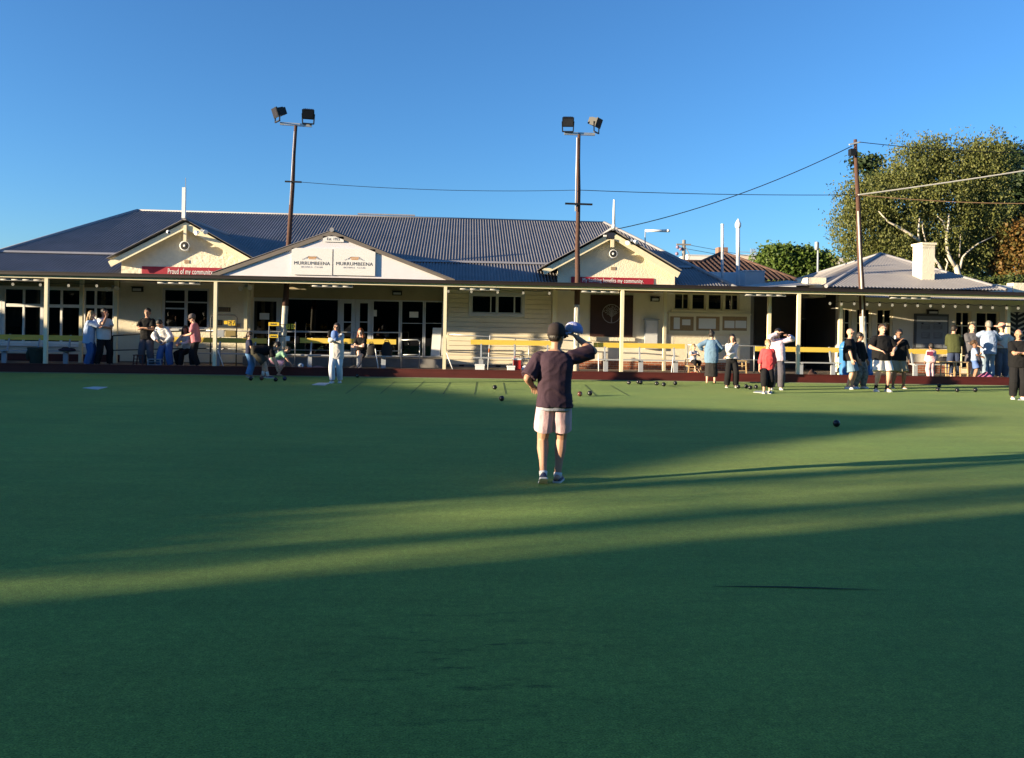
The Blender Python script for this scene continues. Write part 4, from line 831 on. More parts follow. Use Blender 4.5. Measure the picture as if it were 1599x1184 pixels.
MB().tube([P(899, 480, 26.05), P(897.5, 510, 26.05), P(899, 540, 26.05)], .03, 6).build('conduit', GREYW, t)
t, m_, b_ = pole('brown timber cable pole in front of the clubroom roof', (1349.5, 568), (1347, 494), (1335.5, 218), .108, False, None)
p = P(1330.5, 237.5, 26.0); MB().box(p.x - .09, p.x + .1, 25.9, 26.1, p.z - .12, p.z + .1).build('junction_box', BLACK, t); MB().bar(P(1326, 226, 26.15), P(1343, 222, 26.15), .05, .05).build('cable_arm', STEEL, t)
MB().tube([P(1340, 330, 26.05), P(1343, 400, 26.03), P(1347, 480, 26.0), P(1349, 560, 26.0)], .03, 6).build('conduit', POLEW, t)
def cable(a, b_, sag, r, m, lab, Ya=26.1, Yb=26.1):
    p, q = P(*a, Ya), P(*b_, Yb); pts = [p.lerp(q, i / 16) - Vector((0, 0, sag * 4 * (i / 16) * (1 - i / 16))) for i in range(17)]; tag(MB().tube(pts, r, 5).build('overhead_cable', m), lab, 'cable', 'overhead cables')
CABW = mat('white_sheathed_cable', (.62, .58, .52), .6, .05); CABO = mat('brown_cable', (.34, .20, .10), .6, .05)
cable((470, 284.5), (901, 297), .13, .009, BLACK, 'thin cable sagging between the two floodlight poles'); cable((905, 297), (1338, 304.5), .06, .012, BLACK, 'thin cable from the floodlight pole to the brown cable pole')
cable((963, 358), (1331, 228), .30, .016, BLACK, 'black cable rising from the gable peak to the brown cable pole', 27.4, 26.1); cable((1342, 222), (1640, 239), .10, .013, BLACK, 'black cable running from the top of the cable pole across the trees')
cable((1340, 304.5), (1660, 257), .03, .024, CABW, 'thick white cable rising from the cable pole across the tree'); cable((1342, 304.5), (1660, 317.5), .11, .015, CABO, 'brownish cable drooping from the cable pole across the tree')
# ------------------------------------------------------------------ benches
def bench(px0, px1, py_back, Y, lab, legs=3, yaw=0):
    z = P((px0 + px1) / 2, py_back, Y).z; x0, x1 = P(px0, py_back, Y).x, P(px1, py_back, Y).x; t = thing('bench', lab, 'bench', ((x0 + x1) / 2, Y, ZF), 'benches with yellow backrests')
    zs = ZF + .44; MB().box(x0, x1, Y + .12, Y + .15, z - .085, z + .085).build('backrest', YELLOW, t)
    for k in range(2): MB().box(x0 + .1, x1 - .1, Y - .28 + .17 * k, Y - .13 + .17 * k, zs - .02, zs + .015).build('seat_plank', GREYB, t)
    for i in range(legs):
        x = x0 + (x1 - x0) * (.12 + .76 * i / max(1, legs - 1)); mb = MB(); mb.box(x - .075, x + .075, Y - .16, Y - .10, ZF, zs - .022); mb.build('leg', STEEL, t)
        MB().bar((x, Y + .02, zs - .04), (x, Y + .175, z + .10), .05, .035).build('upright', STEEL, t); MB().box(x - .03, x + .03, Y - .27, Y + .03, zs - .05, zs - .022).build('bearer', STEEL, t)
    return t
bench(-60, 129, 527, 26.3, 'bench with a dull yellow backrest before the large windows', 4); bench(268, 415, 531.5, 26.4, 'bench with a dull yellow backrest behind the people at the bay window', 3)
bench(467, 618, 533, 26.2, 'bench with a yellow backrest before the glass entrance', 4); bench(735, 872, 535.5, 26.2, 'bench with a sunlit yellow backrest before the weatherboard wall', 3)
bench(928, 1071, 540, 26.2, 'bench with a sunlit yellow backrest under the tree emblem', 3); bench(1182, 1314, 546, 26.2, 'bench with a yellow backrest before the dark passage', 3); bench(1417, 1492, 549.5, 26.2, 'short bench with a yellow backrest under the grey honour board', 2)
# ------------------------------------------------------------------ handrails
def rail(segs, posts, Y, lab, m=GALV, r=.022):
    ps = [P(a, b_, Y) for a, b_ in segs]; t = thing('handrail', lab, 'handrail', (ps[0].x, Y, ZF), 'pipe handrails on the verandah'); MB().tube(ps, r, 6).build('top_rail', m, t)
    for a, b_ in posts: p = P(a, b_, Y); MB().tube([(p.x, Y, ZF), p], r * .95, 6).build('rail_post', m, t)
    lo = [Vector((p.x, p.y, ZF + (p.z - ZF) * .48)) for p in ps]; MB().tube(lo, r * .8, 6).build('mid_rail', m, t)
rail([(176, 524.5), (215, 522), (262, 518), (322, 516)], [(176, 524.5), (258, 518)], 27.0, 'dark pipe handrail along the ramp at the bay window', BLACK)
rail([(322, 516), (400, 517.5), (470, 518.5), (550, 519), (627, 519.5)], [(345, 516.5), (552, 519), (627, 519.5)], 26.9, 'grey pipe handrail before the glass entrance')
rail([(627, 531), (652, 530.5), (656, 534)], [(627, 531), (655.5, 533)], 26.7, 'short grey pipe rail by the entrance step')
rail([(700, 522), (764, 526), (826, 529.5), (872, 530.5), (924, 535)], [(805, 529), (826, 529.5)], 27.2, 'sloping pipe handrail before the weatherboard wall'); rail([(1074, 538.5), (1178, 540.5), (1230, 542)], [(1074, 538.5), (1178, 540.5)], 27.1, 'pipe handrail before the noticeboard wall')
# ------------------------------------------------------------------ boards on the walls
x0, x1, z0, z1 = RC(921.5, 461, 988, 526, YW); t = thing('emblem_board', 'dark brown board with a silver tree emblem in a ring', 'board', ((x0 + x1) / 2, YW, z0)); MB().box(x0, x1, YW - .05, YW - .006, z0, z1).build('panel', mat('dark_brown_board', (.050, .020, .015), .6, .2, 4), t)
c = P(954.5, 490, YW); y = YW - .06; SILV = mat('silver_line', (.30, .28, .29), .4); mb = MB(); R_ = .34; mb.tube([(c.x + R_ * math.cos(a * math.pi / 16), y, c.z + R_ * math.sin(a * math.pi / 16)) for a in range(33)], .014, 5); mb.build('ring', SILV, t)
random.seed(5); mb = MB(); mb.tube([(c.x, y, c.z - R_), (c.x + .01, y, c.z - .08), (c.x, y, c.z + .18)], [.022, .014, .006], 5)
for i in range(11):
    a = math.radians(15 + 15 * i); e = Vector((c.x + R_ * .88 * math.cos(a), y, c.z + R_ * .88 * math.sin(a))); s_ = Vector((c.x, y, c.z - .14 + .02 * i if i < 6 else c.z - .03 - .02 * (i - 5))); mb.tube([s_, s_.lerp(e, .5) + Vector((0, 0, .03)), e], [.010, .008, .005], 4)
    for k in range(5): q = s_.lerp(e, .4 + .13 * k); mb.ball(q + Vector((random.uniform(-.035, .035), 0, random.uniform(-.03, .03))), (.020, .008, .013), 0, 6, 4)
mb.build('tree_emblem', SILV, t)
x0, x1, z0, z1 = RC(920.5, 526.5, 988, 532.5, YW); 
MB().box(x0 - .02, x1 + .05, YW - .14, YW - .006, z0, z1 - .01).build('ledge', CREAM, club)
x0, x1, z0, z1 = RC(1006, 499.5, 1026, 545, YW); t = thing('electrical_cabinet', 'tall pale grey cabinet on the wall beside the emblem board', 'cabinet', ((x0 + x1) / 2, YW, z0)); MB().box(x0, x1, YW - .16, YW - .006, z0, z1).build('body', STEEL, t); MB().box(x0 + .03, x1 - .03, YW - .17, YW - .162, z0 + .03, z1 - .04).build('door', GREYW, t); MB().box(x0 - .04, x1 + .04, YW - .2, YW - .006, z1 + .002, z1 + .03).build('hood', STEEL, t)
x0, x1, z0, z1 = RC(1043.5, 491.5, 1168.5, 519.8, YW); t = thing('notice_case', 'cream notice case with three cork panels of papers', 'notice board', ((x0 + x1) / 2, YW, z0)); MB().box(x0, x1, YW - .08, YW - .006, z0, z1).build('case', TRIM, t); MB().box(x0 - .05, x1 + .05, YW - .14, YW - .006, z1 + .002, z1 + .05).build('hood', TRIM, t); MB().box(x0 - .03, x1 + .03, YW - .12, YW - .006, z0 - .05, z0 - .002).build('shelf', TRIM, t)
for a, b_, ps in ((1045.5, 1082, ((1051, 496, 1060.5, 514), (1064, 499, 1077, 508))), (1086, 1122.5, ((1090, 497.5, 1116.5, 513.5),)), (1127, 1165, ((1130, 501, 1145.5, 512.5), (1147, 501, 1164, 512.5)))):
    q0, q1, s0, s1 = RC(a, 494.5, b_, 516.5, YW); f = MB().box(q0, q1, YW - .088, YW - .082, s0, s1).build('cork_panel', CORK, t)
    for k in ps: u0, u1, v0, v1 = RC(*k, YW); MB().box(u0, u1, YW - .094, YW - .0895, v0, v1).build('paper', PAPER, f)
x0, x1, z0, z1 = RC(1426.5, 490.5, 1480, 544, YR); t = thing('honour_board', 'grey printed board in a dark frame on the clubroom wall', 'board', ((x0 + x1) / 2, YR, z0)); MB().box(x0, x1, YR - .05, YR - .006, z0, z1).build('frame', mat('charcoal_frame', (.07, .075, .085), .5), t); q0, q1, s0, s1 = RC(1430, 494, 1477.5, 544, YR); MB().box(q0, q1, YR - .062, YR - .052, s0 + .02, s1).build('panel', mat('slate_print', (.21, .235, .265), .5, .08, 3), t)
y = YR - .066
for k in ((1437, 507, 1450.5, 514.5), (1456, 507, 1470, 514.5), (1437, 519.5, 1450.5, 529), (1456, 519.5, 1470, 529), (1437, 536, 1450.5, 543), (1456, 536, 1470, 543)):
    u0, u1, v0, v1 = RC(*k, YR); MB().box(u0, u1, y - .004, y, v0, v1).build('card', mat('card_grey', (.15, .165, .19), .6), t)
    for i in range(3): MB().box(u0 + .03, u1 - .05 - .03 * i, y - .006, y - .0042, v1 - .05 - .05 * i, v1 - .035 - .05 * i).build('text_line', INKG, t)
for k in ((1436, 498.5, 1450, 499.6), (1454, 498, 1466, 499), (1448, 504, 1458, 505)): u0, u1, v0, v1 = RC(*k, YR); MB().box(u0, u1, y - .004, y, v0, v1).build('text_line', mat('card_grey', (.15, .165, .19)), t)
for a in (1439, 1465.5): c = P(a, 505, YR); MB().ball((c.x, y, c.z), (.05, .004, .03), 0, 8, 5).build('emblem', INK, t)
for k, lab, dig in (((341.5, 480, 360, 487), 'small framed score card high on the wall by the wire frame', '8888'), ((337, 500, 347.5, 508), 'dark framed score card by the wire frame', '21')):
    x0, x1, z0, z1 = RC(*k, YW); t = thing('score_plaque', lab, 'plaque', ((x0 + x1) / 2, YW, z0), 'score plaques on the bay wall'); MB().box(x0, x1, YW - .04, YW - .006, z0, z1).build('frame', mat('dark_wood_frame', (.06, .04, .03), .6), t); MB().box(x0 + .03, x1 - .03, YW - .046, YW - .041, z0 + .03, z1 - .03).build('face', CORK, t); text(dig, (x0 + x1) / 2, (z0 + z1) / 2, YW - .048, .14, INK, t)
x0, x1, z0, z1 = RC(365.5, 504.5, 376.5, 512.5, YW); t = thing('small_plaque', 'small square grey plaque beside the entrance corner post', 'plaque', ((x0 + x1) / 2, YW, z0)); MB().box(x0, x1, YW - .03, YW - .006, z0, z1).build('plate', STEEL, t); MB().box(x0 + .03, x1 - .03, YW - .036, YW - .031, z0 + .03, z1 - .03).build('face', CORK, t)
# ------------------------------------------------------------------ score stands
DGT = mat('score_card_yellow', (.75, .50, .03), .5, .05)
def digits(parent, cards, Y):
    for a, b_, c, d, s in cards:
        x0, x1, z0, z1 = RC(a, b_, c, d, Y); k = MB().box(x0, x1, Y - .02, Y - .003, z0, z1).build('score_card', DGT if s != '_' else PAPER, parent)
        if s not in '_-': text(s, (x0 + x1) / 2, (z0 + z1) / 2, Y - .024, (z1 - z0) * 1.0, INK, parent, name='digit')
Y = 26.75; t = thing('score_stand', 'bent wire score frame with yellow digits by the bay wall', 'score stand', (P(350, 560, Y).x, Y, ZF)); a = P(329.5, 493, Y); b_ = P(370, 493, Y)
MB().tube([(a.x, Y, ZF), (a.x, Y, a.z - .06), (a.x + .07, Y, a.z + .03), (b_.x - .07, Y, a.z + .03), (b_.x, Y, a.z - .06), (b_.x, Y, ZF)], .02, 6).build('frame', BLACK, t); MB().bar((a.x, Y, P(350, 511, Y).z), (b_.x, Y, P(350, 511, Y).z), .02).build('crossbar', BLACK, t); MB().bar((a.x, Y, P(350, 525, Y).z), (b_.x, Y, P(350, 525, Y).z), .02).build('crossbar', BLACK, t)
digits(t, ((350, 501, 355.5, 506.5, '-'), (356.5, 500.5, 361.5, 508.5, '2'), (362.5, 500.5, 367.5, 508.5, '7')), Y)
x0, x1, z0, z1 = RC(338, 516, 368, 526.5, Y); MB().box(x0, x0 + .25, Y - .02, Y + .06, z0, z1).build('card_tray', STEEL, t); MB().box(x0 + .3, x1, Y - .02, Y + .06, z0, z1).build('card_tray', mat('tray_ochre', (.25, .19, .07), .6), t)
Y = 25.7; t = thing('score_stand', 'open score stand with yellow name plates and digit cards before the white glass door', 'score stand', (P(440, 570, Y).x, Y, ZF))
for a, top in ((420.5, 503), (435, 519), (461.5, 503)): p = P(a, top, Y); MB().tube([(p.x, Y, ZF), p], .018, 6).build('upright', GALV, t)
for a, b_, y in ((420, 461, 507), (420, 461, 525)): p, q = P(a, y, Y), P(b_, y, Y); MB().bar((p.x, Y + .03, p.z), (q.x, Y + .03, p.z), .025).build('crossbar', BLACK, t)
digits(t, ((419.5, 503.5, 436, 509, '-'), (421, 522.5, 434.5, 527.5, '-'), (447, 506, 453.2, 514, '3'), (455, 506, 461.2, 514, '0'), (446, 525, 452.5, 532.5, '_'), (430, 541, 435, 545, '-')), Y)
for px, py in ((427.5, 506.3), (427.5, 525.2)):
    p = P(px, py, Y)
    for k in range(5): MB().box(p.x - .10 + .04 * k, p.x - .075 + .04 * k, Y - .026, Y - .021, p.z - .025, p.z + .025 - .01 * (k % 2)).build('lettering', INK, t)
# ------------------------------------------------------------------ loose things on the verandah
def crate(name, k, Y, lab, cat, m, lidm=None, dep=.28, handle=False):
    x0, x1, z0, z1 = RC(*k, Y); z0 = ZF; t = thing(name, lab, cat, ((x0 + x1) / 2, Y, ZF)); MB().box(x0 + .012, x1 - .012, Y + .012, Y + dep - .012, z0, z1 - .05).build('body', m, t); MB().box(x0, x1, Y, Y + dep, z1 - .048, z1).build('lid', lidm or m, t)
    if handle: MB().tube([(x0 + .05, Y + dep / 2, z1), (x0 + .05, Y + dep / 2, z1 + .06), (x1 - .05, Y + dep / 2, z1 + .06), (x1 - .05, Y + dep / 2, z1)], .012, 5).build('handle', m, t)
    return t
crate('white_box', (741.5, 569, 757, 577), 25.15, 'larger white box on the kerb below the sunlit bench', 'box', WHITE); crate('white_box', (792, 571.5, 804.5, 577), 25.15, 'smaller white box on the kerb beside the red cool box', 'box', WHITE)
crate('cool_box', (801.5, 560, 814, 574), 25.7, 'red cool box with a white lid on the verandah edge', 'cool box', mat('red_plastic', (.52, .03, .025), .4), WHITE, .25, True)
p = P(820, 571, 25.4); t = thing('paper_roll', 'round white roll lying beside the red cool box', 'roll', (p.x, 25.4, ZF)); MB().lathe((p.x, 25.4, ZF + .115), [(.115, 0), (.115, .14)], 14, ax=(Vector((1, 0, 0)), Vector((0, 0, 1)), Vector((0, -1, 0)))).build('roll', WHITE, t); MB().lathe((p.x, 25.4, ZF + .115), [(.03, .141), (.03, .144)], 10, ax=(Vector((1, 0, 0)), Vector((0, 0, 1)), Vector((0, -1, 0)))).build('core', CORK, t)
def bag(px, py, w, h, Y, lab, m, zb=ZF, cat='bag', name='bag'):
    p = P(px, py, Y); t = thing(name, lab, cat, (p.x, Y, zb)); mb = MB(); rings = []
    for i in range(7):
        f = i / 6; k = [.9, 1, 1.02, .97, .88, .7, .4][i]; rings.append([Vector((p.x + w / 2 * k * math.copysign(abs(math.cos(a)) ** .6, math.cos(a)) * (1 + .06 * math.sin(5 * a + i)), Y + w * .3 * k * math.copysign(abs(math.sin(a)) ** .6, math.sin(a)), zb + h * f * (1 + .03 * math.sin(3 * a)))) for a in [2 * math.pi * j / 16 for j in range(16)]])
    mb.loft(rings).build('bag_body', m, t); MB().tube([(p.x - w * .25, Y - w * .2, zb + h * .8), (p.x - w * .15, Y - w * .22, zb + h * 1.12), (p.x + w * .15, Y - w * .22, zb + h * 1.12), (p.x + w * .25, Y - w * .2, zb + h * .8)], .014, 5).build('handle', m, t); return t
BLKF = mat('black_fabric', (.018, .018, .022), .85, .2, 20); zs = ZF + .455
bag(604, 545, .36, .46, 26.05, 'black backpack standing on the bench by the entrance', BLKF, zs, 'backpack', 'backpack'); bag(580, 548, .30, .40, 26.15, 'dark bag on the bench behind the seated red haired woman', BLKF, zs); bag(1474, 562, .45, .26, 26.05, 'soft black bag lying on the short bench', BLKF, zs); bag(105, 548, .5, .10, 26.05, 'low dark bundle of clothes on the bench before the large windows', mat('dark_plum_cloth', (.05, .03, .05), .9), zs, 'clothes', 'clothes_bundle')
p = P(58, 556, 26.0); t = thing('hanging_jacket', 'dark green jacket hanging over the bench seat by the end post', 'jacket', (p.x, 26.0, zs)); mb = MB(); rings = []
for i in range(8):
    f = i / 7; w = .26 - .10 * f; rings.append([Vector((p.x + w * math.cos(a) * (1 + .15 * math.sin(4 * a + 2 * f)), 25.96 + (.13 - .05 * f) * math.sin(a) - .02, zs + .10 - .58 * f)) for a in [2 * math.pi * j / 14 for j in range(14)]])
mb.loft(rings).build('cloth', mat('dark_green_cloth', (.02, .035, .025), .9, .3, 12), t); MB().tube([(p.x - .2, 25.95, zs + .08), (p.x - .26, 25.9, zs - .15), (p.x - .22, 25.9, zs - .30)], [.06, .055, .045], 8).build('sleeve', mat('dark_green_cloth', (.02, .035, .025)), t)
p = P(470, 568, 25.45); t = thing('number_disc', 'blue edged white disc with the number four by the kerb', 'marker', (p.x, 25.45, ZF)); ax = (Vector((1, 0, 0)), Vector((0, 0, 1)), Vector((0, -1, 0))); MB().lathe((p.x, 25.45, ZF + .10), [(.10, 0), (.10, .02)], 18, ax=ax).build('rim', mat('disc_blue', (.06, .18, .34), .5), t); MB().lathe((p.x, 25.45, ZF + .10), [(.08, .021), (.08, .024)], 18, ax=ax).build('face', WHITE, t); text('4', p.x, ZF + .10, 25.42, .15, INK, t, name='digit')
def barrel(a, b_, y0, y1, Y, lab):
    x0, x1, z0, z1 = RC(a, y0, b_, y1, Y); c = (x0 + x1) / 2; r = (x1 - x0) / 2; h = z1 - ZF; t = thing('blue_bin', lab, 'bin', (c, Y, ZF), 'blue bins by the clubroom'); bl = mat('blue_plastic', (.045, .19, .46), .45, .06, 5)
    MB().lathe((c, Y, ZF), [(r * .86, 0), (r * .9, .1), (r, h * .72), (r * 1.04, h * .725), (r * 1.04, h * .78), (r, h * .785)], 16).build('body', bl, t); MB().lathe((c, Y, ZF + h * .786), [(r * 1.03, 0), (r * 1.03, h * .06), (r * .8, h * .13), (r * .4, h * .2), (r * .1, h * .214)], 16).build('lid', bl, t)
barrel(1311, 1326, 533, 577, 26.0, 'light blue bin beside the bald man in denim shorts'); barrel(1348.5, 1364, 536, 578, 26.3, 'blue bin half hidden behind the cable pole and the man in white shorts')
def stool(a, b_, ytop, Y, lab, m, back=False):
    x0, x1 = P(a, ytop, Y).x, P(b_, ytop, Y).x; z = P(a, ytop, Y).z; t = thing('stool', lab, 'chair', ((x0 + x1) / 2, Y, ZF), 'small wooden chairs and stools'); w = (x1 - x0); zs_ = ZF + (z - ZF) * (.6 if back else 1); MB().box(x0 - .01, x1 + .01, Y - .01, Y + w + .01, zs_ - .03, zs_).build('seat', m, t)
    for i in (0, 1):
        for j in (0, 1): x = x0 + .02 + i * (w - .04); y = Y + .02 + j * (w - .04); MB().bar((x + (i * 2 - 1) * .03, y, ZF), (x, y, zs_ - .031 if not (back and j == 1) else z), .032).build('leg', m, t)
    for i in (.3, .65): MB().bar((x0 + .0, Y + .02, ZF + (zs_ - ZF) * i), (x1, Y + .02, ZF + (zs_ - ZF) * i), .022).build('rung', m, t)
    if back:
        for i in (.5, .92): MB().bar((x0 + .02, Y + w - .02, zs_ + (z - zs_) * i), (x1 - .02, Y + w - .02, zs_ + (z - zs_) * i), .03, .02).build('back_slat', m, t)
REDW = mat('dark_red_timber', (.10, .03, .02), .6, .2, 6); GRYC = mat('grey_blue_timber', (.20, .25, .30), .6, .2, 6)
stool(208, 223, 554, 25.3, 'dark red wooden stool beside the man in grey trousers', REDW); stool(230.5, 251, 551.5, 25.25, 'grey slatted wooden stool before the bending person', GRYC, True); stool(1075.5, 1095, 562, 25.35, 'pale timber chair with a red cloth below it', WOOD, True); stool(1148, 1166, 563, 25.5, 'pale timber stool behind the long haired woman', WOOD)
stool(1469.5, 1491, 565, 25.25, 'pale timber stool under the leaning man in green', WOOD); stool(1493, 1512, 565, 25.3, 'pale timber stool beside the small curly haired child', WOOD)
def heap(px, py, w, h, Y, lab, m, cat, name, n=5, zb=ZF, seed=1):
    r = random.Random(seed); p = P(px, py, Y); t = thing(name, lab, cat, (p.x, Y, zb)); mb = MB()
    rings = []
    for i in range(5):
        f = i / 4; k = [1, .95, .75, .45, .1][i]; rings.append([Vector((p.x + w / 2 * k * math.cos(a) * (1 + .18 * math.sin(3 * a + seed + i)), Y + w / 3.4 * k * math.sin(a) * (1 + .15 * math.sin(4 * a)), zb + h * f * (1 + .25 * math.sin(2 * a + seed)))) for a in [2 * math.pi * j / 18 for j in range(18)]])
    mb.loft(rings).build('cloth', m, t); return t
heap(1084, 579, .50, .09, 25.2, 'crumpled red cloth on the kerb under the pale timber chair', mat('red_cloth', (.40, .025, .02), .9, .2, 14), 'cloth', 'red_cloth', seed=2)
heap(1540, 582, .62, .20, 25.3, 'crumpled pink blanket and toys heap on the kerb by the child', mat('pink_cloth', (.42, .12, .25), .9, .35, 9), 'blanket', 'pink_blanket', seed=4); heap(1268, 574, .42, .20, 25.6, 'heap of dark shoes and clothes on the kerb by the passage bench', mat('dark_mixed_cloth', (.07, .035, .03), .9, .6, 9), 'clothes', 'clothes_heap', seed=6)
heap(497, 571, .50, .10, 25.5, 'folded pinkish towel on the kerb beside the number disc', mat('pinkish_towel', (.40, .24, .22), .9, .2, 14), 'towel', 'folded_towel', seed=7); heap(555, 570, .5, .13, 25.4, 'small heap of dark shoes by the seated woman', BLKF, 'shoes', 'shoe_heap', seed=8)
def lean(a, b_, Y, lab, m=WHITE, r=.016): p = P(*a, Y + .25); q = P(*b_, Y); q.z = max(q.z, ZF + .015); t = tag(MB().tube([q, p], r, 6).build('marker_stick', m), lab, 'stick', 'leaning marker sticks')
lean((340, 547), (349, 573), 25.2, 'white stick leaning beside the verandah post by the score frame'); lean((586, 545), (590.5, 575), 25.2, 'white stick leaning on the bench below the backpack'); lean((697, 551), (707, 577), 25.2, 'white stick leaning at the post beside the weatherboard wall'); lean((1051.5, 556), (1048.5, 582), 25.25, 'white stick leaning at the end of the sunlit bench'); lean((934.5, 553), (934.8, 580), 25.25, 'upright white stick at the start of the emblem bench')
x0, x1, z0, z1 = RC(673, 512, 687.5, 555.5, 28.2); t = thing('leaning_board', 'tall white board leaning against the dark glass at the entrance', 'board', ((x0 + x1) / 2, 28.2, .5)); MB().add([(x0, 28.15, z0), (x1, 28.15, z0), (x1 + .03, 28.45, z1), (x0 + .05, 28.45, z1), (x0, 28.18, z0), (x1, 28.18, z0), (x1 + .03, 28.48, z1), (x0 + .05, 28.48, z1)], [(0, 1, 2, 3), (7, 6, 5, 4), (0, 4, 5, 1), (1, 5, 6, 2), (2, 6, 7, 3), (3, 7, 4, 0)]).build('sheet', WHITE, t); MB().box(x0 - .02, x1 + .03, 28.12, 28.2, z0 - .03, z0).build('foot', STEEL, t)
p = P(765, 545, 26.6); t = thing('measuring_post', 'thin banded measuring post behind the sunlit bench', 'post', (p.x, 26.6, ZF)); zt = P(763, 524, 26.6).z; MB().tube([(p.x - .06, 26.6, ZF), (p.x, 26.6, zt)], .022, 6).build('shaft', GREYW, t); MB().tube([(p.x - .03, 26.6, ZF + (zt - ZF) * .5), (p.x - .024, 26.6, ZF + (zt - ZF) * .62)], .026, 6).build('band', mat('orange_band', (.45, .12, .02), .6), t)
# ------------------------------------------------------------------ bowls, jack and mats
bowls = [(772.5, 604.5, 'bowl on the turf joints, nearer the kerb of two beside the walking man'), (783.5, 622.5, 'black bowl nearest the walking man on his left side'), (905.5, 615, 'reddish bowl beside a darker one past the raised arm of the walking man'), (921, 614, 'dark bowl touching the shadow line beside a reddish bowl'), (982, 596.5, 'bowl by the kerb under the emblem board, first of the spread row'), (996.5, 595.5, 'largest looking bowl touching the kerb under the emblem board'), (1000.5, 596.3, 'bowl hidden tight behind the largest looking bowl at the kerb'), (1025.5, 598, 'bowl before the grey cabinet, third along the spread row'), (1036.5, 599.5, 'bowl before the grey cabinet, closest to the camera in its row'), (1054.5, 597.5, 'bowl at the end of the spread row near the white stick'),
         (1152.5, 603, 'first bowl of the cluster by the shoes of the long haired woman'), (1165, 602.5, 'bowl at the back of the cluster beside the red topped woman'), (1171.5, 604.5, 'front bowl of the cluster beside the red topped woman'), (1180.5, 603.5, 'bowl of the cluster closest to the red topped woman'), (1306, 661.5, 'lone black bowl in the middle of the sunlit green'), (1464.5, 607.5, 'first of three bowls spread below the short bench'), (1494.5, 608.5, 'middle one of three bowls below the timber stools'), (1523, 608, 'smallest looking of three bowls below the curly haired child'), (1466.5, 601, 'bowl by the kerb behind the first of three bowls'),
         (558, 585.8, 'bowl in the shade of the kerb below the seated woman'), (391.5, 590.5, 'bowl at the shoes of the girl in blue trousers'), (408.5, 590, 'bowl between the girl and the stooping man'), (430.5, 592, 'bowl before the shoes of the stooping man'), (444.5, 590.5, 'dark blue bowl before the crouching girl')]
BRL = mat('maroon_bowl', (.09, .03, .022), .22, .0); BLU = mat('navy_bowl', (.015, .025, .06), .22, .0); RING = mat('bowl_ring', (.10, .10, .10), .4)
bme = None
for i, (px, py, lab) in enumerate(bowls):
    m = BRL if i in (2, 21) else (BLU if i == 23 else RUBBER); g = G(px, py + 4.2 if i != 14 else py + 5.5); g.y = min(g.y, 24.72); r = .064
    t = thing('lawn_bowl', lab, 'bowl', (g.x, g.y, 0), 'lawn bowls on the green'); a = random.uniform(0, 6.28); ax = (Vector((math.cos(a), math.sin(a), 0)), Vector((-math.sin(a), math.cos(a), 0)), Vector((0, 0, 1)))
    MB().ball((g.x, g.y, r), (r * .93, r, r), 0, 18, 12, ax).build('bowl_body', m, t); MB().lathe((g.x + ax[0].x * r * .905, g.y + ax[0].y * r * .905, r), [(.022, 0), (.020, .006), (.012, .007)], 12, ax=(ax[1], ax[2], ax[0])).build('emblem_ring', RING, t)
g = G(1582, 605); tag(MB().ball((g.x, g.y, .032), .032, 0, 12, 8).build('jack', mat('white_jack', (.6, .6, .58), .4)), 'small pale jack ball near the kerb by the man with a phone', 'ball')
MATW = mat('pale_mat', (.50, .54, .54), .8, .1, 6)
def mat_(pts, lab, m=MATW):
    g = [G(*p) for p in pts]; c = sum(g, Vector()) / 4; t = thing('bowling_mat', lab, 'mat', (c.x, c.y, 0), 'bowling mats on the green'); up = Vector((0, 0, .012))
    MB().add([p + Vector((0, 0, .002)) for p in g] + [p + up for p in g], [(0, 1, 2, 3), (7, 6, 5, 4), (0, 4, 5, 1), (1, 5, 6, 2), (2, 6, 7, 3), (3, 7, 4, 0)]).build('mat_sheet', m, t); d = (g[1] - g[0]) * .12
    MB().add([g[0].lerp(g[3], .12) + d + up * 1.15, g[1].lerp(g[2], .12) - d + up * 1.15, g[1].lerp(g[2], .2) - d + up * 1.15, g[0].lerp(g[3], .2) + d + up * 1.15], [(0, 1, 2, 3)]).build('stripe', STEEL, t)
mat_([(129, 606.5), (152, 609), (168, 605), (146, 604.5)], 'pale bowling mat lying alone on the shaded green before the large windows'); mat_([(487, 601.5), (507, 602.5), (516, 598.5), (497, 598.3)], 'pale bowling mat at the shoes of the woman in white'); mat_([(1176, 613), (1204, 615.5), (1206, 611.5), (1180, 611)], 'pale bowling mat under the red topped woman'); mat_([(1589, 625), (1612, 626), (1614, 622.5), (1592, 622)], 'pale bowling mat by the shoes of the man with a phone')
# ------------------------------------------------------------------ people
JOBS = []      # (object, voxel, smooth iterations, fold amplitude, fold frequency, extra MB appended afterwards)
def V(*a): return Vector(a)
def ik(a, c, l1, l2, pole):
    d = c - a; L = d.length; L2 = min(L, (l1 + l2) * .995); n = d.normalized(); c = a + n * L2
    x = (l1 * l1 - l2 * l2 + L2 * L2) / (2 * L2); h = math.sqrt(max(0, l1 * l1 - x * x)); p = pole - n * pole.dot(n)
    p = p.normalized() if p.length > 1e-6 else V(0, 1, 0); return a + n * x + p * h, c
SKIN = {k: mat('skin_' + k, c, .55, .06, 12, spec=.35) for k, c in dict(fair=(.56, .33, .23), tan=(.42, .23, .15), brown=(.26, .14, .09), pale=(.64, .42, .32)).items()}
HAIR = {k: mat('hair_' + k, c, .5, .35, 30, .5, 60, stretch=(1, 1, .2)) for k, c in dict(dark=(.018, .014, .012), brown=(.07, .04, .022), red=(.22, .065, .02), blond=(.32, .21, .10), grey=(.25, .23, .2)).items()}
def cloth(name, c, vary=.14): return mat('cloth_' + name, c, .88, vary, 6, .12, 45, spec=.2, dirt=.12)
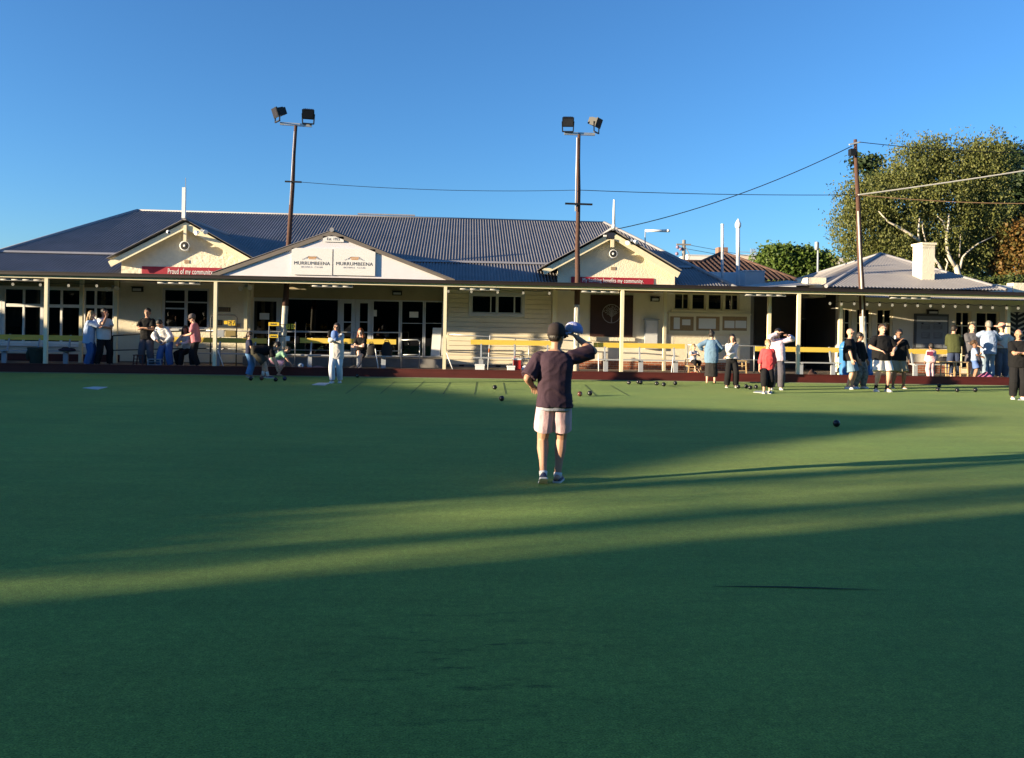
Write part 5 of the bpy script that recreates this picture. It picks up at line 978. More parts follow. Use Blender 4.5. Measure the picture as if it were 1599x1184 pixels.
EYEM = mat('eye_dark', (.02, .015, .012), .3); LIPM = mat('lip', (.36, .12, .10), .5); SHADE = mat('sunglass_black', (.012, .012, .014), .15); SOLE = mat('shoe_sole', (.6, .6, .58), .7)
def person(lab, at, H, face, skin='fair', hair='dark', hstyle='short', lean=0, side=0, twist=0, pelvis=(0, 0, .525), feet=((-.06, -.01), (.06, .01)), fz=(0, 0), wr=None, wl=None, er=(.4, -1, -.3), el=(-.4, -1, -.3),
           kn=((-.15, 1, 0), (.15, 1, 0)), head=(0, 0), top=None, bottom=None, shoes=(.6, .6, .58), socks=None, voxel=.0125, build=1.0, hem=-.05, sleeve=.5, toes=(-.15, .15), group='players and guests by the green', skirt=None, glasses=False, hand=None, bare=False, female=False, hasbrim=None, child=False, loose=1.0, undershirt=None, lowname=None):
    """H standing height in metres; face: 0 looks away from the camera, 90 to the photo's right, 180 to the camera. Joint positions in units of H: x to the person's right, y forward."""
    at = Vector(at); ca, sa = math.cos(math.radians(face)), math.sin(math.radians(face)); bx, by = V(ca, -sa, 0), V(sa, ca, 0)
    W = lambda p: at + (bx * p.x + by * p.y + _Z * p.z) * H
    root = thing('person', lab, 'person', at, group)
    hk = 1.34 if child else 1.06
    p = V(*pelvis); ln, sd = math.radians(lean), math.radians(side); s = V(math.sin(sd), math.sin(ln) * math.cos(sd), math.cos(ln) * math.cos(sd)).normalized()
    r0 = V(1, 0, 0); tw = math.radians(twist); rr = V(math.cos(tw), -math.sin(tw), 0); rr = (rr - s * rr.dot(s)).normalized(); ff = s.cross(rr)
    ff = ff if ff.dot(V(0, 1, 0)) > -.2 else -ff
    cu = lambda k: p + s * k + V(0, 1, 0) * (0.012 * math.sin(ln) * 0)
    ws = (.9 if female else 1.0) * build; bd = build
    sh_c = cu(.272); SR, SL = sh_c + rr * .090 * ws, sh_c - rr * .090 * ws
    hR, hL = p + V(.046 * bd, 0, -.02), p + V(-.046 * bd, 0, -.02)
    AL, AR = V(feet[0][0], feet[0][1], .042 + fz[0]), V(feet[1][0], feet[1][1], .042 + fz[1])
    kL, AL = ik(hL, AL, .245, .235, V(*kn[0])); kR, AR = ik(hR, AR, .245, .235, V(*kn[1]))
    wr = V(*wr) if wr else V(.145 * ws, .03, .475); wl = V(*wl) if wl else V(-.145 * ws, .03, .475)
    eR, wR = ik(SR, wr, .165, .145, V(*er)); eL, wL = ik(SL, wl, .165, .145, V(*el))
    nk = cu(.312); hp, hy = math.radians(head[0] + lean * .45), math.radians(head[1] + twist)
    hf = V(math.sin(hy) * math.cos(hp), math.cos(hy) * math.cos(hp), -math.sin(hp)); hr = V(math.cos(hy), -math.sin(hy), 0); hu = hr.cross(hf).normalized(); hu = hu if hu.z > -.3 else -hu
    hc = nk + (hu * .8 + s * .2).normalized() * .095 * (1.12 if child else 1); HS = H * hk
    # world-space axes
    D = lambda v: (bx * v.x + by * v.y + _Z * v.z)
    wrr, wff, ws_, whr, whf, whu = D(rr), D(ff), D(s), D(hr), D(hf), D(hu); HC = W(hc)
    def ring(k, rx, ry, off=0.0, n=14, fy=0.0, ax=None):
        c = W(cu(k)) + wff * fy * H; a, b_ = (rx * bd + off) * H, (ry * bd + off) * H
        return [c + wrr * a * math.copysign(abs(math.cos(t)) ** .85, math.cos(t)) + wff * b_ * math.copysign(abs(math.sin(t)) ** .85, math.sin(t)) for t in [2 * math.pi * j / n for j in range(n)]]
    hipx = .094 if female else .088
    torso = [(-.055, .070, .058), (-.02, hipx, .064), (.03, hipx - .004, .063), (.09, .077, .057), (.15, .086, .062), (.21, .098 * ws / bd, .066), (.25, .101 * ws / bd, .060), (.275, .097 * ws / bd, .050), (.293, .078, .043), (.308, .056, .038), (.322, .036, .034)]
    b = MB(); b.loft([ring(k, rx, ry) for k, rx, ry in torso])
    def limb(mb, pts, rs, n=9, cap='round'): mb.tube([W(q) if not isinstance(q, tuple) else q for q in pts], [q * H for q in rs], n, cap=cap)
    for (S_, E_, W_) in ((SR, eR, wR), (SL, eL, wL)):
        limb(b, [S_, S_.lerp(E_, .4), E_], [.034 * bd, .030 * bd, .0235 * bd]); limb(b, [E_, E_.lerp(W_, .3), W_], [.0235 * bd, .0245 * bd, .0165])
    for (h_, k_, a_) in ((hR, kR, AR), (hL, kL, AL)):
        limb(b, [h_, h_.lerp(k_, .45), k_], [.048 * bd, .046 * bd, .034 * bd]); limb(b, [k_, k_.lerp(a_, .28), k_.lerp(a_, .6), a_], [.034 * bd, .0365 * bd, .027, .021])
    limb(b, [nk - s * .03, hc - hu * .03], [.033 * bd, .031])
    # head: skull, jaw, nose, ears, brow
    k = HS; b.ball(HC + whu * .012 * k, (.0445 * k, .056 * k, .056 * k), 0, 14, 10, (whr, whf, whu)); b.ball(HC - whu * .022 * k + whf * .010 * k, (.036 * k, .042 * k, .046 * k), 0, 12, 9, (whr, whf, whu))
    b.tube([HC + whf * .050 * k + whu * .010 * k, HC + whf * .063 * k - whu * .012 * k], [.006 * k, .011 * k], 7, cap='round'); b.ball(HC + whf * .046 * k - whu * .050 * k, (.016 * k, .012 * k, .012 * k), 0, 8, 6, (whr, whf, whu))
    for q in (-1, 1): b.ball(HC + whr * .046 * k * q - whu * .006 * k - whf * .004 * k, (.006 * k, .012 * k, .018 * k), 0, 8, 6, (whr, whf, whu))
    b.tube([HC - whr * .03 * k + whf * .048 * k + whu * .022 * k, HC + whr * .03 * k + whf * .048 * k + whu * .022 * k], .008 * k, 6, cap='round')
    # feet and hands
    for i, (a_, k_) in enumerate(((AL, kL), (AR, kR))):
        ty = math.radians(toes[i] * 57.3); f = V(math.sin(ty), math.cos(ty), 0); dn = 0 if fz[i] == 0 else -.55
        toe = a_ + f * .085 + V(0, 0, -.024 + dn * .09); b.tube([W(a_ - f * .022 - V(0, 0, .012)), W(a_ + f * .02 - V(0, 0, .010)), W(toe)], [.023 * H, .024 * H, .017 * H], 8, cap='round', flat=.9)
    ex = MB()
    def make_hand(E_, W_, sgn, curl, mode):
        d = (W_ - E_).normalized(); u = V(0, 0, 1) if abs(d.z) < .8 else V(0, 1, 0)
        if mode == 'side': nrm = (V(-sgn, 0, 0) - d * d.dot(V(-sgn, 0, 0))).normalized()
        else: nrm = (u - d * d.dot(u)).normalized() * -1
        x = d.cross(nrm) * sgn; palm = W_ + d * .042; HB = D
        b.obox(W(W_ + d * .030), D(x) * .021 * H, D(nrm) * .0085 * H, D(d) * .030 * H)
        for j in range(4):
            o = W_ + d * .056 + x * (.0165 - .011 * j); l = (.038, .044, .041, .032)[j]; a1 = curl * .7; p1 = o + (d * math.cos(a1) + nrm * math.sin(a1)) * l * .5; a2 = curl * 1.6; p2 = p1 + (d * math.cos(a2) + nrm * math.sin(a2)) * l * .5
            ex.tube([W(o - d * .012), W(p1), W(p2)], [.0054 * H, .0050 * H, .0042 * H], 6, cap='round')
        o = W_ + d * .016 + x * .017; p1 = o + (x * .75 + d * .6 + nrm * .25).normalized() * .026; p2 = p1 + (d + x * .2 + nrm * .4).normalized() * .020; ex.tube([W(o - x * .006), W(p1), W(p2)], [.0064 * H, .0056 * H, .0046 * H], 6, cap='round')
    make_hand(eR, wR, 1, .55, 'side' if wr.z < .55 else 'up'); make_hand(eL, wL, -1, .55, 'side' if wl.z < .55 else 'up')
    bo = b.build('body', SKIN[skin], root, smooth=True); bo['label'] = None if 0 else 'bare skin of face, arms and legs'; JOBS.append((bo, voxel, 3, 0, 0, ex))
    off = .0105 * loose
    # upper garment
    if top:
        m = top; c = MB(); k0 = hem; rr_ = [(kk, rx, ry) for kk, rx, ry in torso if kk > k0 + .02 and kk < .298]; fl = 1.05 if skirt is None else 1.0
        base = (k0, (hipx + .006) * fl, .072 * fl) if k0 < .06 else (k0, .082, .062)
        c.loft([ring(*base, off * 1.25)] + [ring(kk, max(rx, .082 * loose if kk < .2 else 0), max(ry, .062 * loose if kk < .2 else 0), off) for kk, rx, ry in rr_] + [ring(.300, .058, .042, off * .8), ring(.311, .040, .038, off * .8)])
        for (S_, E_, W_) in ((SR, eR, wR), (SL, eL, wL)):
            c.tube([W(S_ + rr * (.012 if S_ is SL else -.012)), W(S_)], [(.030 * bd + off * .6) * H] * 2, 10, cap='round')
            if sleeve <= 1: e = S_.lerp(E_, sleeve); c.tube([W(S_), W(S_.lerp(e, .5)), W(e)], [(.031 * bd + off) * H, (.034 * bd + off * 1.1) * H, (.034 * bd + off * 1.25) * H], 12)
            else:
                f = min(1, sleeve - 1); e = E_.lerp(W_, f); limb(c, [S_, E_], [.032 * bd + off, .0265 * bd + off], 11); c.tube([W(E_ - (e - E_) * .05), W(E_.lerp(e, .3)), W(e)], [(.0265 * bd + off) * H, (.028 * bd + off) * H, (.021 + off) * H], 11)
        g = c.build('shirt', m, root, smooth=True); JOBS.append((g, voxel, 6, (.0075 if voxel > .01 else .0105) * loose, -1, None))
    if undershirt:
        c = MB(); c.loft([ring(hem - .022, hipx + .004, .068, off * .7), ring(hem + .03, hipx, .066, off * .7)]); g = c.build('undershirt_hem', undershirt, root, smooth=True); JOBS.append((g, voxel, 2, .002, 11, None))
    # lower garment
    if bottom:
        m, length, rk, ra = bottom     # length 0..1 thigh, 1..2 shank; rk, ra added radius at knee and hem
        c = MB(); c.loft([ring(-.062, .066, .060, off), ring(-.02, hipx, .066, off), ring(.035, hipx - .006, .064, off * .9), ring(.075, .078, .058, off * .9)])
        for (h_, k_, a_) in ((hR, kR, AR), (hL, kL, AL)):
            if length <= 1: e = h_.lerp(k_, length); c.tube([W(h_ + (h_ - k_) * .08), W(h_.lerp(e, .5)), W(e)], [(.046 * bd + off) * H, (.050 * bd + off + rk * .4) * H, (.043 * bd + off + rk) * H], 13)
            else:
                e = k_.lerp(a_, length - 1); limb(c, [h_, h_.lerp(k_, .5), k_], [.048 * bd + off, .047 * bd + off + rk * .3, .035 * bd + off + rk * .8], 12); c.tube([W(k_), W(k_.lerp(e, .4)), W(e)], [(.035 * bd + off + rk * .8) * H, (.034 * bd + off + (rk + ra) / 2 * .8) * H, (.022 + off + ra * .9) * H], 12)
        g = c.build(lowname or ('shorts' if length <= 1.3 else 'trousers'), m, root, smooth=True); JOBS.append((g, voxel, 3, .006, 9, None))
    if skirt:
        m, z0, w = skirt; c = MB(); mid = (kR + kL) / 2; lo = (hR + hL) / 2; tgt = V((kR.x + kL.x) / 2, (kR.y + kL.y) / 2, z0) if z0 < 1 else mid; n = 16
        def rg(cn, a, q): return [W(cn) + bx * a * H * math.cos(t) * (1 + .05 * math.sin(5 * t)) + by * q * H * math.sin(t) * (1 + .05 * math.sin(5 * t)) for t in [2 * math.pi * j / n for j in range(n)]]
        c.loft([rg(V(tgt.x, tgt.y, z0), w, w * .8), rg(V(lo.x, lo.y, lo.z).lerp(V(tgt.x, tgt.y, z0), .5), .5 * (w + .105), .085), rg(p + V(0, 0, -.02), .104, .080), rg(p + s * .06, .086, .066)])
        g = c.build('skirt', m, root, smooth=True); JOBS.append((g, voxel, 3, .007, 9, None))
    # shoes
    if not bare:
        sm_ = shoes if not isinstance(shoes, tuple) else mat('shoe_%d_%d_%d' % tuple(int(q * 100) for q in shoes), shoes, .6, .1, 10)
        for i, a_ in enumerate((AL, AR)):
            ty = toes[i]; f = V(math.sin(ty), math.cos(ty), 0); x = V(f.y, -f.x, 0); dn = 0 if fz[i] == 0 else -.6
            fdir = V(f.x, f.y, dn).normalized(); up = x.cross(fdir); up = up if up.z > 0 else -up; o = a_ - up * .012 + V(0, 0, 0)
            zb = .042; c = MB(); rings = []
            for q, w, h in ((-.036, .017, .030), (-.028, .024, .044), (.0, .026, .052), (.03, .027, .046), (.06, .029, .036), (.085, .027, .030), (.102, .016, .020)):
                cn = a_ + fdir * q - up * zb; rings.append([W(cn + x * w * math.cos(t) + up * (h * max(0, math.sin(t)) + .003)) for t in [2 * math.pi * j / 14 for j in range(14)]])
            so = c.loft(rings).build('shoe', sm_, root); c = MB(); rings = []
            for q, w in ((-.038, .018), (-.03, .026), (.0, .027), (.03, .028), (.06, .031), (.088, .028), (.106, .016)):
                cn = a_ + fdir * q - up * zb; rings.append([W(cn + x * w * sx + up * uu) for sx, uu in ((-1, .0), (1, .0), (1, .011), (-1, .011))])
            c.loft(rings, 0, False).build('sole', SOLE, so)
            if socks:
                kk = (kL, kR)[i]; MB().tube([W(a_ - (kk - a_) * .05), W(a_.lerp(kk, socks[1]))], [.0245 * H, .027 * H], 10).build('sock', socks[0], root)
    # face
    k = HS
    if not glasses:
        for q in (-1, 1): MB().ball(HC + whr * .018 * k * q + whf * .0515 * k + whu * .008 * k, (.007 * k, .004 * k, .004 * k), 0, 8, 5, (whr, whf, whu)).build('eye', EYEM, root)
    else:
        c = MB()
        for q in (-1, 1): c.ball(HC + whr * .020 * k * q + whf * .056 * k + whu * .008 * k, (.017 * k, .005 * k, .012 * k), 0, 10, 6, (whr, whf, whu)); c.bar(HC + whr * .037 * k * q + whf * .052 * k + whu * .011 * k, HC + whr * .047 * k * q - whf * .005 * k + whu * .008 * k, .004 * k)
        c.bar(HC - whr * .006 * k + whf * .058 * k + whu * .010 * k, HC + whr * .006 * k + whf * .058 * k + whu * .010 * k, .004 * k); c.build('sunglasses', SHADE, root)
    MB().ball(HC + whf * .0500 * k - whu * .032 * k, (.013 * k, .004 * k, .0035 * k), 0, 8, 5, (whr, whf, whu)).build('mouth', LIPM, root)
    # hair
    def hb(c, v, r, nn=12): c.ball(HC + whr * v[0] * k + whf * v[1] * k + whu * v[2] * k, (r[0] * k, r[1] * k, r[2] * k), 0, nn, 9, (whr, whf, whu))
    if hstyle != 'bald':
        c = MB(); hb(c, (0, -.006, .024), (.0515, .0575, .0565))
        if hstyle in ('short', 'cap'): hb(c, (0, -.022, -.004), (.0455, .040, .040) if not hasbrim else (.043, .034, .034))
        if hstyle == 'crop': c = MB(); hb(c, (0, -.007, .023), (.0495, .0555, .054))
        if hstyle == 'long':
            hb(c, (0, -.022, -.01), (.052, .042, .055)); hb(c, (-.02, -.034, -.07), (.034, .028, .065)); hb(c, (.02, -.034, -.07), (.034, .028, .065)); hb(c, (0, -.040, -.115), (.040, .024, .055))
            for q in (-1, 1): hb(c, (.043 * q, .006, -.035), (.014, .024, .055))
        if hstyle == 'wavy':
            hb(c, (0, -.022, -.01), (.056, .044, .055))
            for q in (-1, 1): hb(c, (.046 * q, .004, -.03), (.022, .032, .058)); hb(c, (.050 * q, .006, -.085), (.028, .034, .052)); hb(c, (.046 * q, .016, -.125), (.024, .026, .04))
            hb(c, (0, -.042, -.08), (.05, .03, .07))
        if hstyle == 'curly':
            rq = random.Random(int(H * 1000))
            for j in range(26):
                a_ = rq.uniform(0, 6.28); e_ = rq.uniform(-.5, 1.4); vv = V(math.cos(a_) * math.cos(e_), math.sin(a_) * math.cos(e_), math.sin(e_))
                if vv.y > .45 and vv.z < .6: continue
                hb(c, (vv.x * .05, vv.y * .056 - .008, vv.z * .058 + .012), (.019, .019, .019), 8)
        if hstyle == 'bun': hb(c, (0, -.022, -.004), (.0455, .040, .040)); hb(c, (.0, -.035, .075), (.027, .027, .027))
        if hstyle == 'pony': hb(c, (0, -.022, -.004), (.0455, .040, .040)); hb(c, (0, -.062, .02), (.018, .022, .02)); hb(c, (0, -.072, -.03), (.016, .018, .045))
        ho = c.build('hair', HAIR[hair], root, smooth=True); JOBS.append((ho, .007 * hk, 2, .003, 40, None))
    if hasbrim:
        m, kind = hasbrim; c = MB()
        if kind == 'cap':
            pr = [(.0545, -.022), (.0565, .0), (.0565, .02), (.050, .043), (.033, .058), (.010, .065), (.004, .066)]
            rings = [[HC + whu * (z + .020) * k + whr * r_ * .92 * k * math.cos(t) + whf * (r_ * 1.08 * math.sin(t) - .006) * k for t in [2 * math.pi * j / 18 for j in range(18)]] for r_, z in pr]; c.loft(rings); co = c.build('cap', m, root)
            bm_ = MB(); vs = []
            for j in range(9): t = math.pi * (.12 + .76 * j / 8); d_ = whr * .052 * math.cos(t) + whf * .058 * math.sin(t); vs += [HC + whu * .022 * k + d_ * k, HC + whu * (.012 + .006 * math.sin(t)) * k + d_ * k * 1.0 + whf * (.050 * math.sin(t) ** .7) * k]
            lo = [v - whu * .004 * k for v in vs]; n = len(vs); bm_.add(vs + lo, [(2 * i, 2 * i + 1, 2 * i + 3, 2 * i + 2) for i in range(8)] + [(n + 2 * i + 2, n + 2 * i + 3, n + 2 * i + 1, n + 2 * i) for i in range(8)] + [(2 * i + 1, n + 2 * i + 1, n + 2 * i + 3, 2 * i + 3) for i in range(8)]).build('brim', m, co)
        else:
            pr = [(.125, .010), (.124, .015), (.062, .026), (.057, .05), (.046, .072), (.006, .080)]
            c.loft([[HC + whu * (z + .014) * k + whr * r_ * k * math.cos(t) + whf * r_ * k * math.sin(t) for t in [2 * math.pi * j / 20 for j in range(20)]] for r_, z in pr]).build('sun_hat', m, root)
    root['_j'] = 0; del root['_j']
    return dict(root=root, W=W, wR=wR, wL=wL, eR=eR, eL=eL, H=H, HC=HC)
def gp(px, py): return G(px, py)
def vp(px, Y, py=572): p = P(px, py, Y); return Vector((p.x, Y, ZF))
def ht(at, px, hy): return (P(px, hy, at.y).z - at.z) / 1.0
BLK = cloth('black', (.008, .008, .0095)); BLKT = cloth('black_trousers', (.011, .011, .013)); JEAN = cloth('blue_jeans', (.055, .12, .30)); WHT = cloth('white', (.66, .64, .64)); LTB = cloth('pale_jeans', (.22, .29, .37)); LBS = cloth('light_blue_shirt', (.27, .34, .49)); DENIM = cloth('denim_shirt', (.13, .22, .33))
GRYT = cloth('grey_trousers', (.085, .08, .10)); NAVY = cloth('navy', (.022, .025, .055)); PINKT = cloth('dusty_pink', (.46, .17, .20)); REDT = cloth('coral_red', (.62, .075, .085)); KHAKI = cloth('khaki', (.27, .24, .17)); PALEP = cloth('pale_pink', (.66, .42, .45)); OLV_ = cloth('olive_jumper', (.050, .058, .022)); GREYT2 = cloth('charcoal_grey', (.085, .085, .10)); LILAC = cloth('pinkish_white', (.70, .56, .66)); MINT = cloth('mint_green', (.24, .42, .29)); SKIRTP = cloth('rose_skirt', (.74, .42, .52)); CREAMW = cloth('off_white', (.58, .55, .52))
def stand(lab, px, hy, face, fy=None, Y=None, **kw):
    at = gp(px, fy) if Y is None else vp(px, Y); H = ht(at, px, hy) / kw.pop('hf', 1.0); return person(lab, at, H, face, **kw)
# the man in the foreground
mh = cloth('plum_grey_marl', (.050, .029, .042), .2)
at = gp(858, 754); R = person('man walking away in a dark plum shirt and pale pink shorts lifting a blue cap', at, ht(at, 863, 508.5) * 1.005, 6, 'tan', 'dark', 'short', lean=3, twist=4, pelvis=(.022, 0, .520), feet=((-.040, -.045), (.052, .03)), fz=(.018, 0), wr=(.155, .075, .925), wl=(-.120, .085, .605), er=(1, .1, -.25), el=(-.42, -1, -.05), head=(8, 28),
       top=mh, bottom=(cloth('pale_pink_shorts', (.58, .39, .43)), .74, .008, 0), shoes=(.035, .045, .10), socks=(mat('white_sock', (.6, .6, .6), .9), .08), voxel=.0075, build=1.06, hem=-.040, sleeve=.93, toes=(-.05, .20), hasbrim=(cloth('dark_cap', (.035, .027, .026)), 'cap'), glasses=True, group=None, undershirt=cloth('grey_undershirt', (.30, .32, .38)), loose=1.1)
# the cap he lifts
hw = R['W'](R['wR'] + V(-.012, .03, .055)); t = thing('baseball_cap', 'blue and white cap held up in the walking man\'s right hand', 'cap', hw); CB = cloth('cap_blue', (.27, .31, .58)); CW = cloth('cap_white', (.62, .62, .74)); k = R['H']
mb = MB(); pr = [(.056, -.030), (.058, -.01), (.054, .012), (.040, .031), (.018, .041), (.004, .043)]
mb.loft([[hw + V(r_ * k * math.cos(q), r_ * 1.05 * k * math.sin(q), z * k - .1 * r_ * k * math.cos(q)) for q in [2 * math.pi * j / 20 for j in range(20)]] for r_, z in pr])
mb.build('crown', CB, t); mb = MB(); vs = []
for j in range(9): q = math.pi * (.62 + .76 * j / 8); d_ = V(math.cos(q) * .056, math.sin(q) * .058, 0); vs += [hw + d_ * k + V(0, 0, -.022 * k), hw + (d_ + V(-.055, 0, 0) * abs(math.cos(q)) ** .6) * k + V(0, 0, -.046 * k)]
n = len(vs); mb.add(vs + [v - V(0, 0, .005) for v in vs], [(2 * i, 2 * i + 1, 2 * i + 3, 2 * i + 2) for i in range(8)] + [(n + 2 * i + 2, n + 2 * i + 3, n + 2 * i + 1, n + 2 * i) for i in range(8)] + [(2 * i + 1, n + 2 * i + 1, n + 2 * i + 3, 2 * i + 3) for i in range(8)]).build('brim', CW, t)
mb = MB(); mb.loft([[hw + V(r_ * 1.02 * k * math.cos(q), r_ * 1.07 * k * math.sin(q), z * k + .004 - .1 * r_ * k * math.cos(q)) for q in [math.pi * .60 + math.pi * .80 * j / 12 for j in range(13)] + [math.pi * 1.40 - math.pi * .80 * j / 12 for j in range(13)]] for r_, z in ((.0565, -.024), (.0575, -.008), (.054, .010), (.042, .027))]).build('front_panel', CW, t)
# left of the verandah
stand('blond woman in a blue and white shirt and jeans, hands held at her face', 138, 486, 82, Y=25.35, skin='fair', hair='blond', hstyle='long', lean=4, head=(8, 0), wr=(.035, .095, .85), wl=(-.03, .105, .80), er=(.5, .2, -1), el=(-.5, .2, -1), top=cloth('blue_white_shirt', (.33, .42, .60)), bottom=(JEAN, 1.98, .012, .02), female=True, hem=-.11, sleeve=1.9, loose=1.25, shoes=(.30, .26, .24), feet=((-.05, .02), (.05, -.02)))
stand('man in a white tee and black trousers with one hand at his chin', 161, 482, 128, Y=25.5, skin='tan', hair='dark', hstyle='short', head=(4, -10), wr=(.02, .12, .86), wl=(.06, .13, .68), er=(.6, .2, -1), el=(-1, .1, -.6), top=WHT, bottom=(BLKT, 1.97, .010, .010), hem=-.06, sleeve=.75, loose=1.25, shoes=(.03, .03, .03), feet=((-.09, .03), (.10, -.02)))
stand('man in a black tee and grey trousers clasping his hands at his waist', 229, 482, 178, Y=25.5, skin='tan', hair='dark', hstyle='short', wr=(-.01, .14, .665), wl=(.01, .15, .655), er=(1, -.2, -.6), el=(-1, -.2, -.6), top=BLK, bottom=(GRYT, 1.95, .014, .014), hem=-.055, sleeve=.75, loose=1.2, shoes=(.08, .07, .07), feet=((-.08, .0), (.07, .0)))
person('person in a white jacket and blue jeans stooping with hands on the thighs', vp(257, 25.45), 1.72, 190, 'tan', 'dark', 'short', lean=42, pelvis=(0, -.09, .515), feet=((-.10, -.02), (.10, .02)), wr=(.075, .15, .50), wl=(-.08, .13, .47), er=(1, -.4, .1), el=(-1, -.4, .1), head=(25, 0), top=WHT, bottom=(JEAN, 1.97, .018, .026), hem=-.03, sleeve=1.9, loose=1.35, shoes=(.05, .05, .06))
person('dark haired woman in a white top and black trousers perched on the bench edge', vp(288, 25.75), 1.62, 205, 'tan', 'dark', 'wavy', lean=12, pelvis=(0, -.08, .36), feet=((-.04, .14), (.06, .10)), wr=(.07, .14, .44), wl=(-.05, .16, .46), er=(1, -.6, 0), el=(-1, -.6, 0), head=(14, -30), top=WHT, bottom=(BLKT, 1.96, .012, .016), hem=.02, sleeve=1.9, female=True, shoes=(.03, .03, .03))
stand('man in a dusty pink tee and a cap facing the bench with his hands together', 305.5, 491, 262, Y=25.4, skin='fair', hair='brown', hstyle='short', lean=8, head=(16, 0), wr=(.03, .18, .62), wl=(-.02, .19, .60), er=(.5, -.6, -.8), el=(-.5, -.6, -.8), top=PINKT, bottom=(BLKT, 1.96, .012, .012), hem=-.05, sleeve=.8, loose=1.2, shoes=(.30, .24, .22), feet=((-.07, -.06), (.06, .07)), hasbrim=(cloth('grey_cap', (.12, .10, .10)), 'cap'))
# on the green by the kerb, shaded side
stand('girl in a navy top and wide blue trousers holding a card', 388, 519, 70, fy=589, skin='fair', hair='brown', hstyle='pony', head=(14, 0), wr=(.05, .17, .66), wl=(-.04, .18, .66), er=(.6, -.4, -.8), el=(-.6, -.4, -.8), top=NAVY, bottom=(cloth('bright_blue_trousers', (.10, .22, .42)), 1.94, .022, .034), hem=.0, sleeve=.6, female=True, shoes=(.22, .12, .08))
person('stooping man in a black shirt and dark shorts picking up a bowl', gp(413, 590), 1.76, 72, 'fair', 'dark', 'short', lean=88, pelvis=(0, -.17, .47), feet=((-.10, -.02), (.10, .05)), wr=(.12, .20, .16), wl=(-.06, .26, .16), er=(.8, -.6, 0), el=(-.8, -.6, 0), kn=((-.2, 1, 0), (.2, 1, 0)), head=(-10, 0), top=BLK, bottom=(cloth('dark_olive_shorts', (.05, .047, .035)), .98, .02, 0), hem=-.03, sleeve=.7, loose=1.3, shoes=(.05, .06, .10), socks=(mat('white_sock', (.6, .6, .6)), .30))
person('girl in a mint top and rose skirt crouching over the bowls', gp(437, 587), 1.40, 78, 'fair', 'dark', 'pony', lean=55, pelvis=(0, -.16, .36), feet=((-.06, .03), (.06, -.03)), wr=(.08, .28, .22), wl=(-.06, .27, .20), er=(.8, -.4, 0), el=(-.8, -.4, 0), head=(20, 0), top=MINT, hem=-.02, sleeve=.6, bottom=(SKIRTP, .98, .034, 0), lowname='skirt', female=True, bare=True)
stand('woman in white clothes and sunglasses holding a blue and dark bundle', 525, 505.5, 186, fy=598, skin='tan', hair='dark', hstyle='long', lean=3, head=(-4, 4), wr=(-.06, .16, .78), wl=(.02, .17, .77), er=(1, -.1, -.5), el=(-1, -.1, -.5), top=CREAMW, bottom=(cloth('white_linen_trousers', (.60, .64, .70)), 1.95, .006, .012), hem=-.12, sleeve=1.75, loose=1.3, female=True, shoes=(.55, .60, .60), feet=((-.05, -.05), (.05, .06)), glasses=True)
p = P(521, 523, G(525, 598).y - .33); t = thing('cloth_bundle', 'blue and dark cloth bundle held up by the woman in sunglasses', 'cloth', p); mb = MB(); mb.ball(p + V(.02, 0, .0), (.11, .07, .13), 0, 12, 9); mb.ball(p + V(.06, 0, -.08), (.07, .05, .10), 0, 10, 8); mb.build('blue_cloth', cloth('cornflower_blue', (.15, .24, .52)), t); MB().ball(p + V(-.11, .01, .02), (.06, .06, .11), 0, 10, 8).build('dark_cloth', BLK, t)
person('red haired woman in a black dress sitting cross legged on the bench', vp(563, 25.75), 1.66, 188, 'pale', 'red', 'wavy', lean=6, pelvis=(0, -.02, .34), feet=((-.04, .22), (-.06, .30)), fz=(0, .10), wr=(-.03, .15, .47), wl=(.05, .16, .46), er=(1, -.3, -.4), el=(-1, -.3, -.4), head=(4, 8), kn=((-.1, 1, .3), (-.2, 1, .8)), top=BLK, bottom=(BLKT, .70, .02, 0), hem=-.05, sleeve=.7, female=True, shoes=(.03, .03, .03))
# sunlit side
person('small fair child in a white tee sitting on the pale timber chair', vp(1083, 25.55), 1.10, 165, 'fair', 'blond', 'short', pelvis=(0, -.02, .42), feet=((-.05, .17), (.05, .17)), fz=(.12, .12), wr=(.03, .14, .62), wl=(-.03, .14, .62), er=(1, -.2, -.6), el=(-1, -.2, -.6), top=WHT, bottom=(BLKT, 1.5, .012, .012), hem=-.03, sleeve=.7, child=True, shoes=(.05, .05, .05))
stand('woman with a hair bun in an oversized denim shirt and long dark skirt', 1110, 515, 20, fy=599, skin='fair', hair='dark', hstyle='bun', hf=1.03, wr=(.10, .12, .60), wl=(-.16, .05, .62), er=(1, -.5, 0), el=(-1, -.5, .2), head=(4, 30), top=DENIM, hem=-.13, sleeve=1.75, loose=1.45, skirt=(cloth('dark_skirt', (.026, .025, .026)), .13, .125), female=True, bare=True, feet=((-.07, -.02), (.07, .02)))
stand('woman with long dark wavy hair in a white top and black trousers', 1142, 522.5, 190, fy=605, skin='fair', hair='dark', hstyle='wavy', head=(8, 10), wr=(.01, .10, .80), wl=(.10, .12, .60), er=(.8, .2, -1), el=(-1, -.2, -.6), top=WHT, bottom=(BLKT, 1.97, .016, .026), hem=.02, sleeve=1.9, female=True, shoes=(.32, .24, .20), feet=((-.08, .0), (.09, .03)))
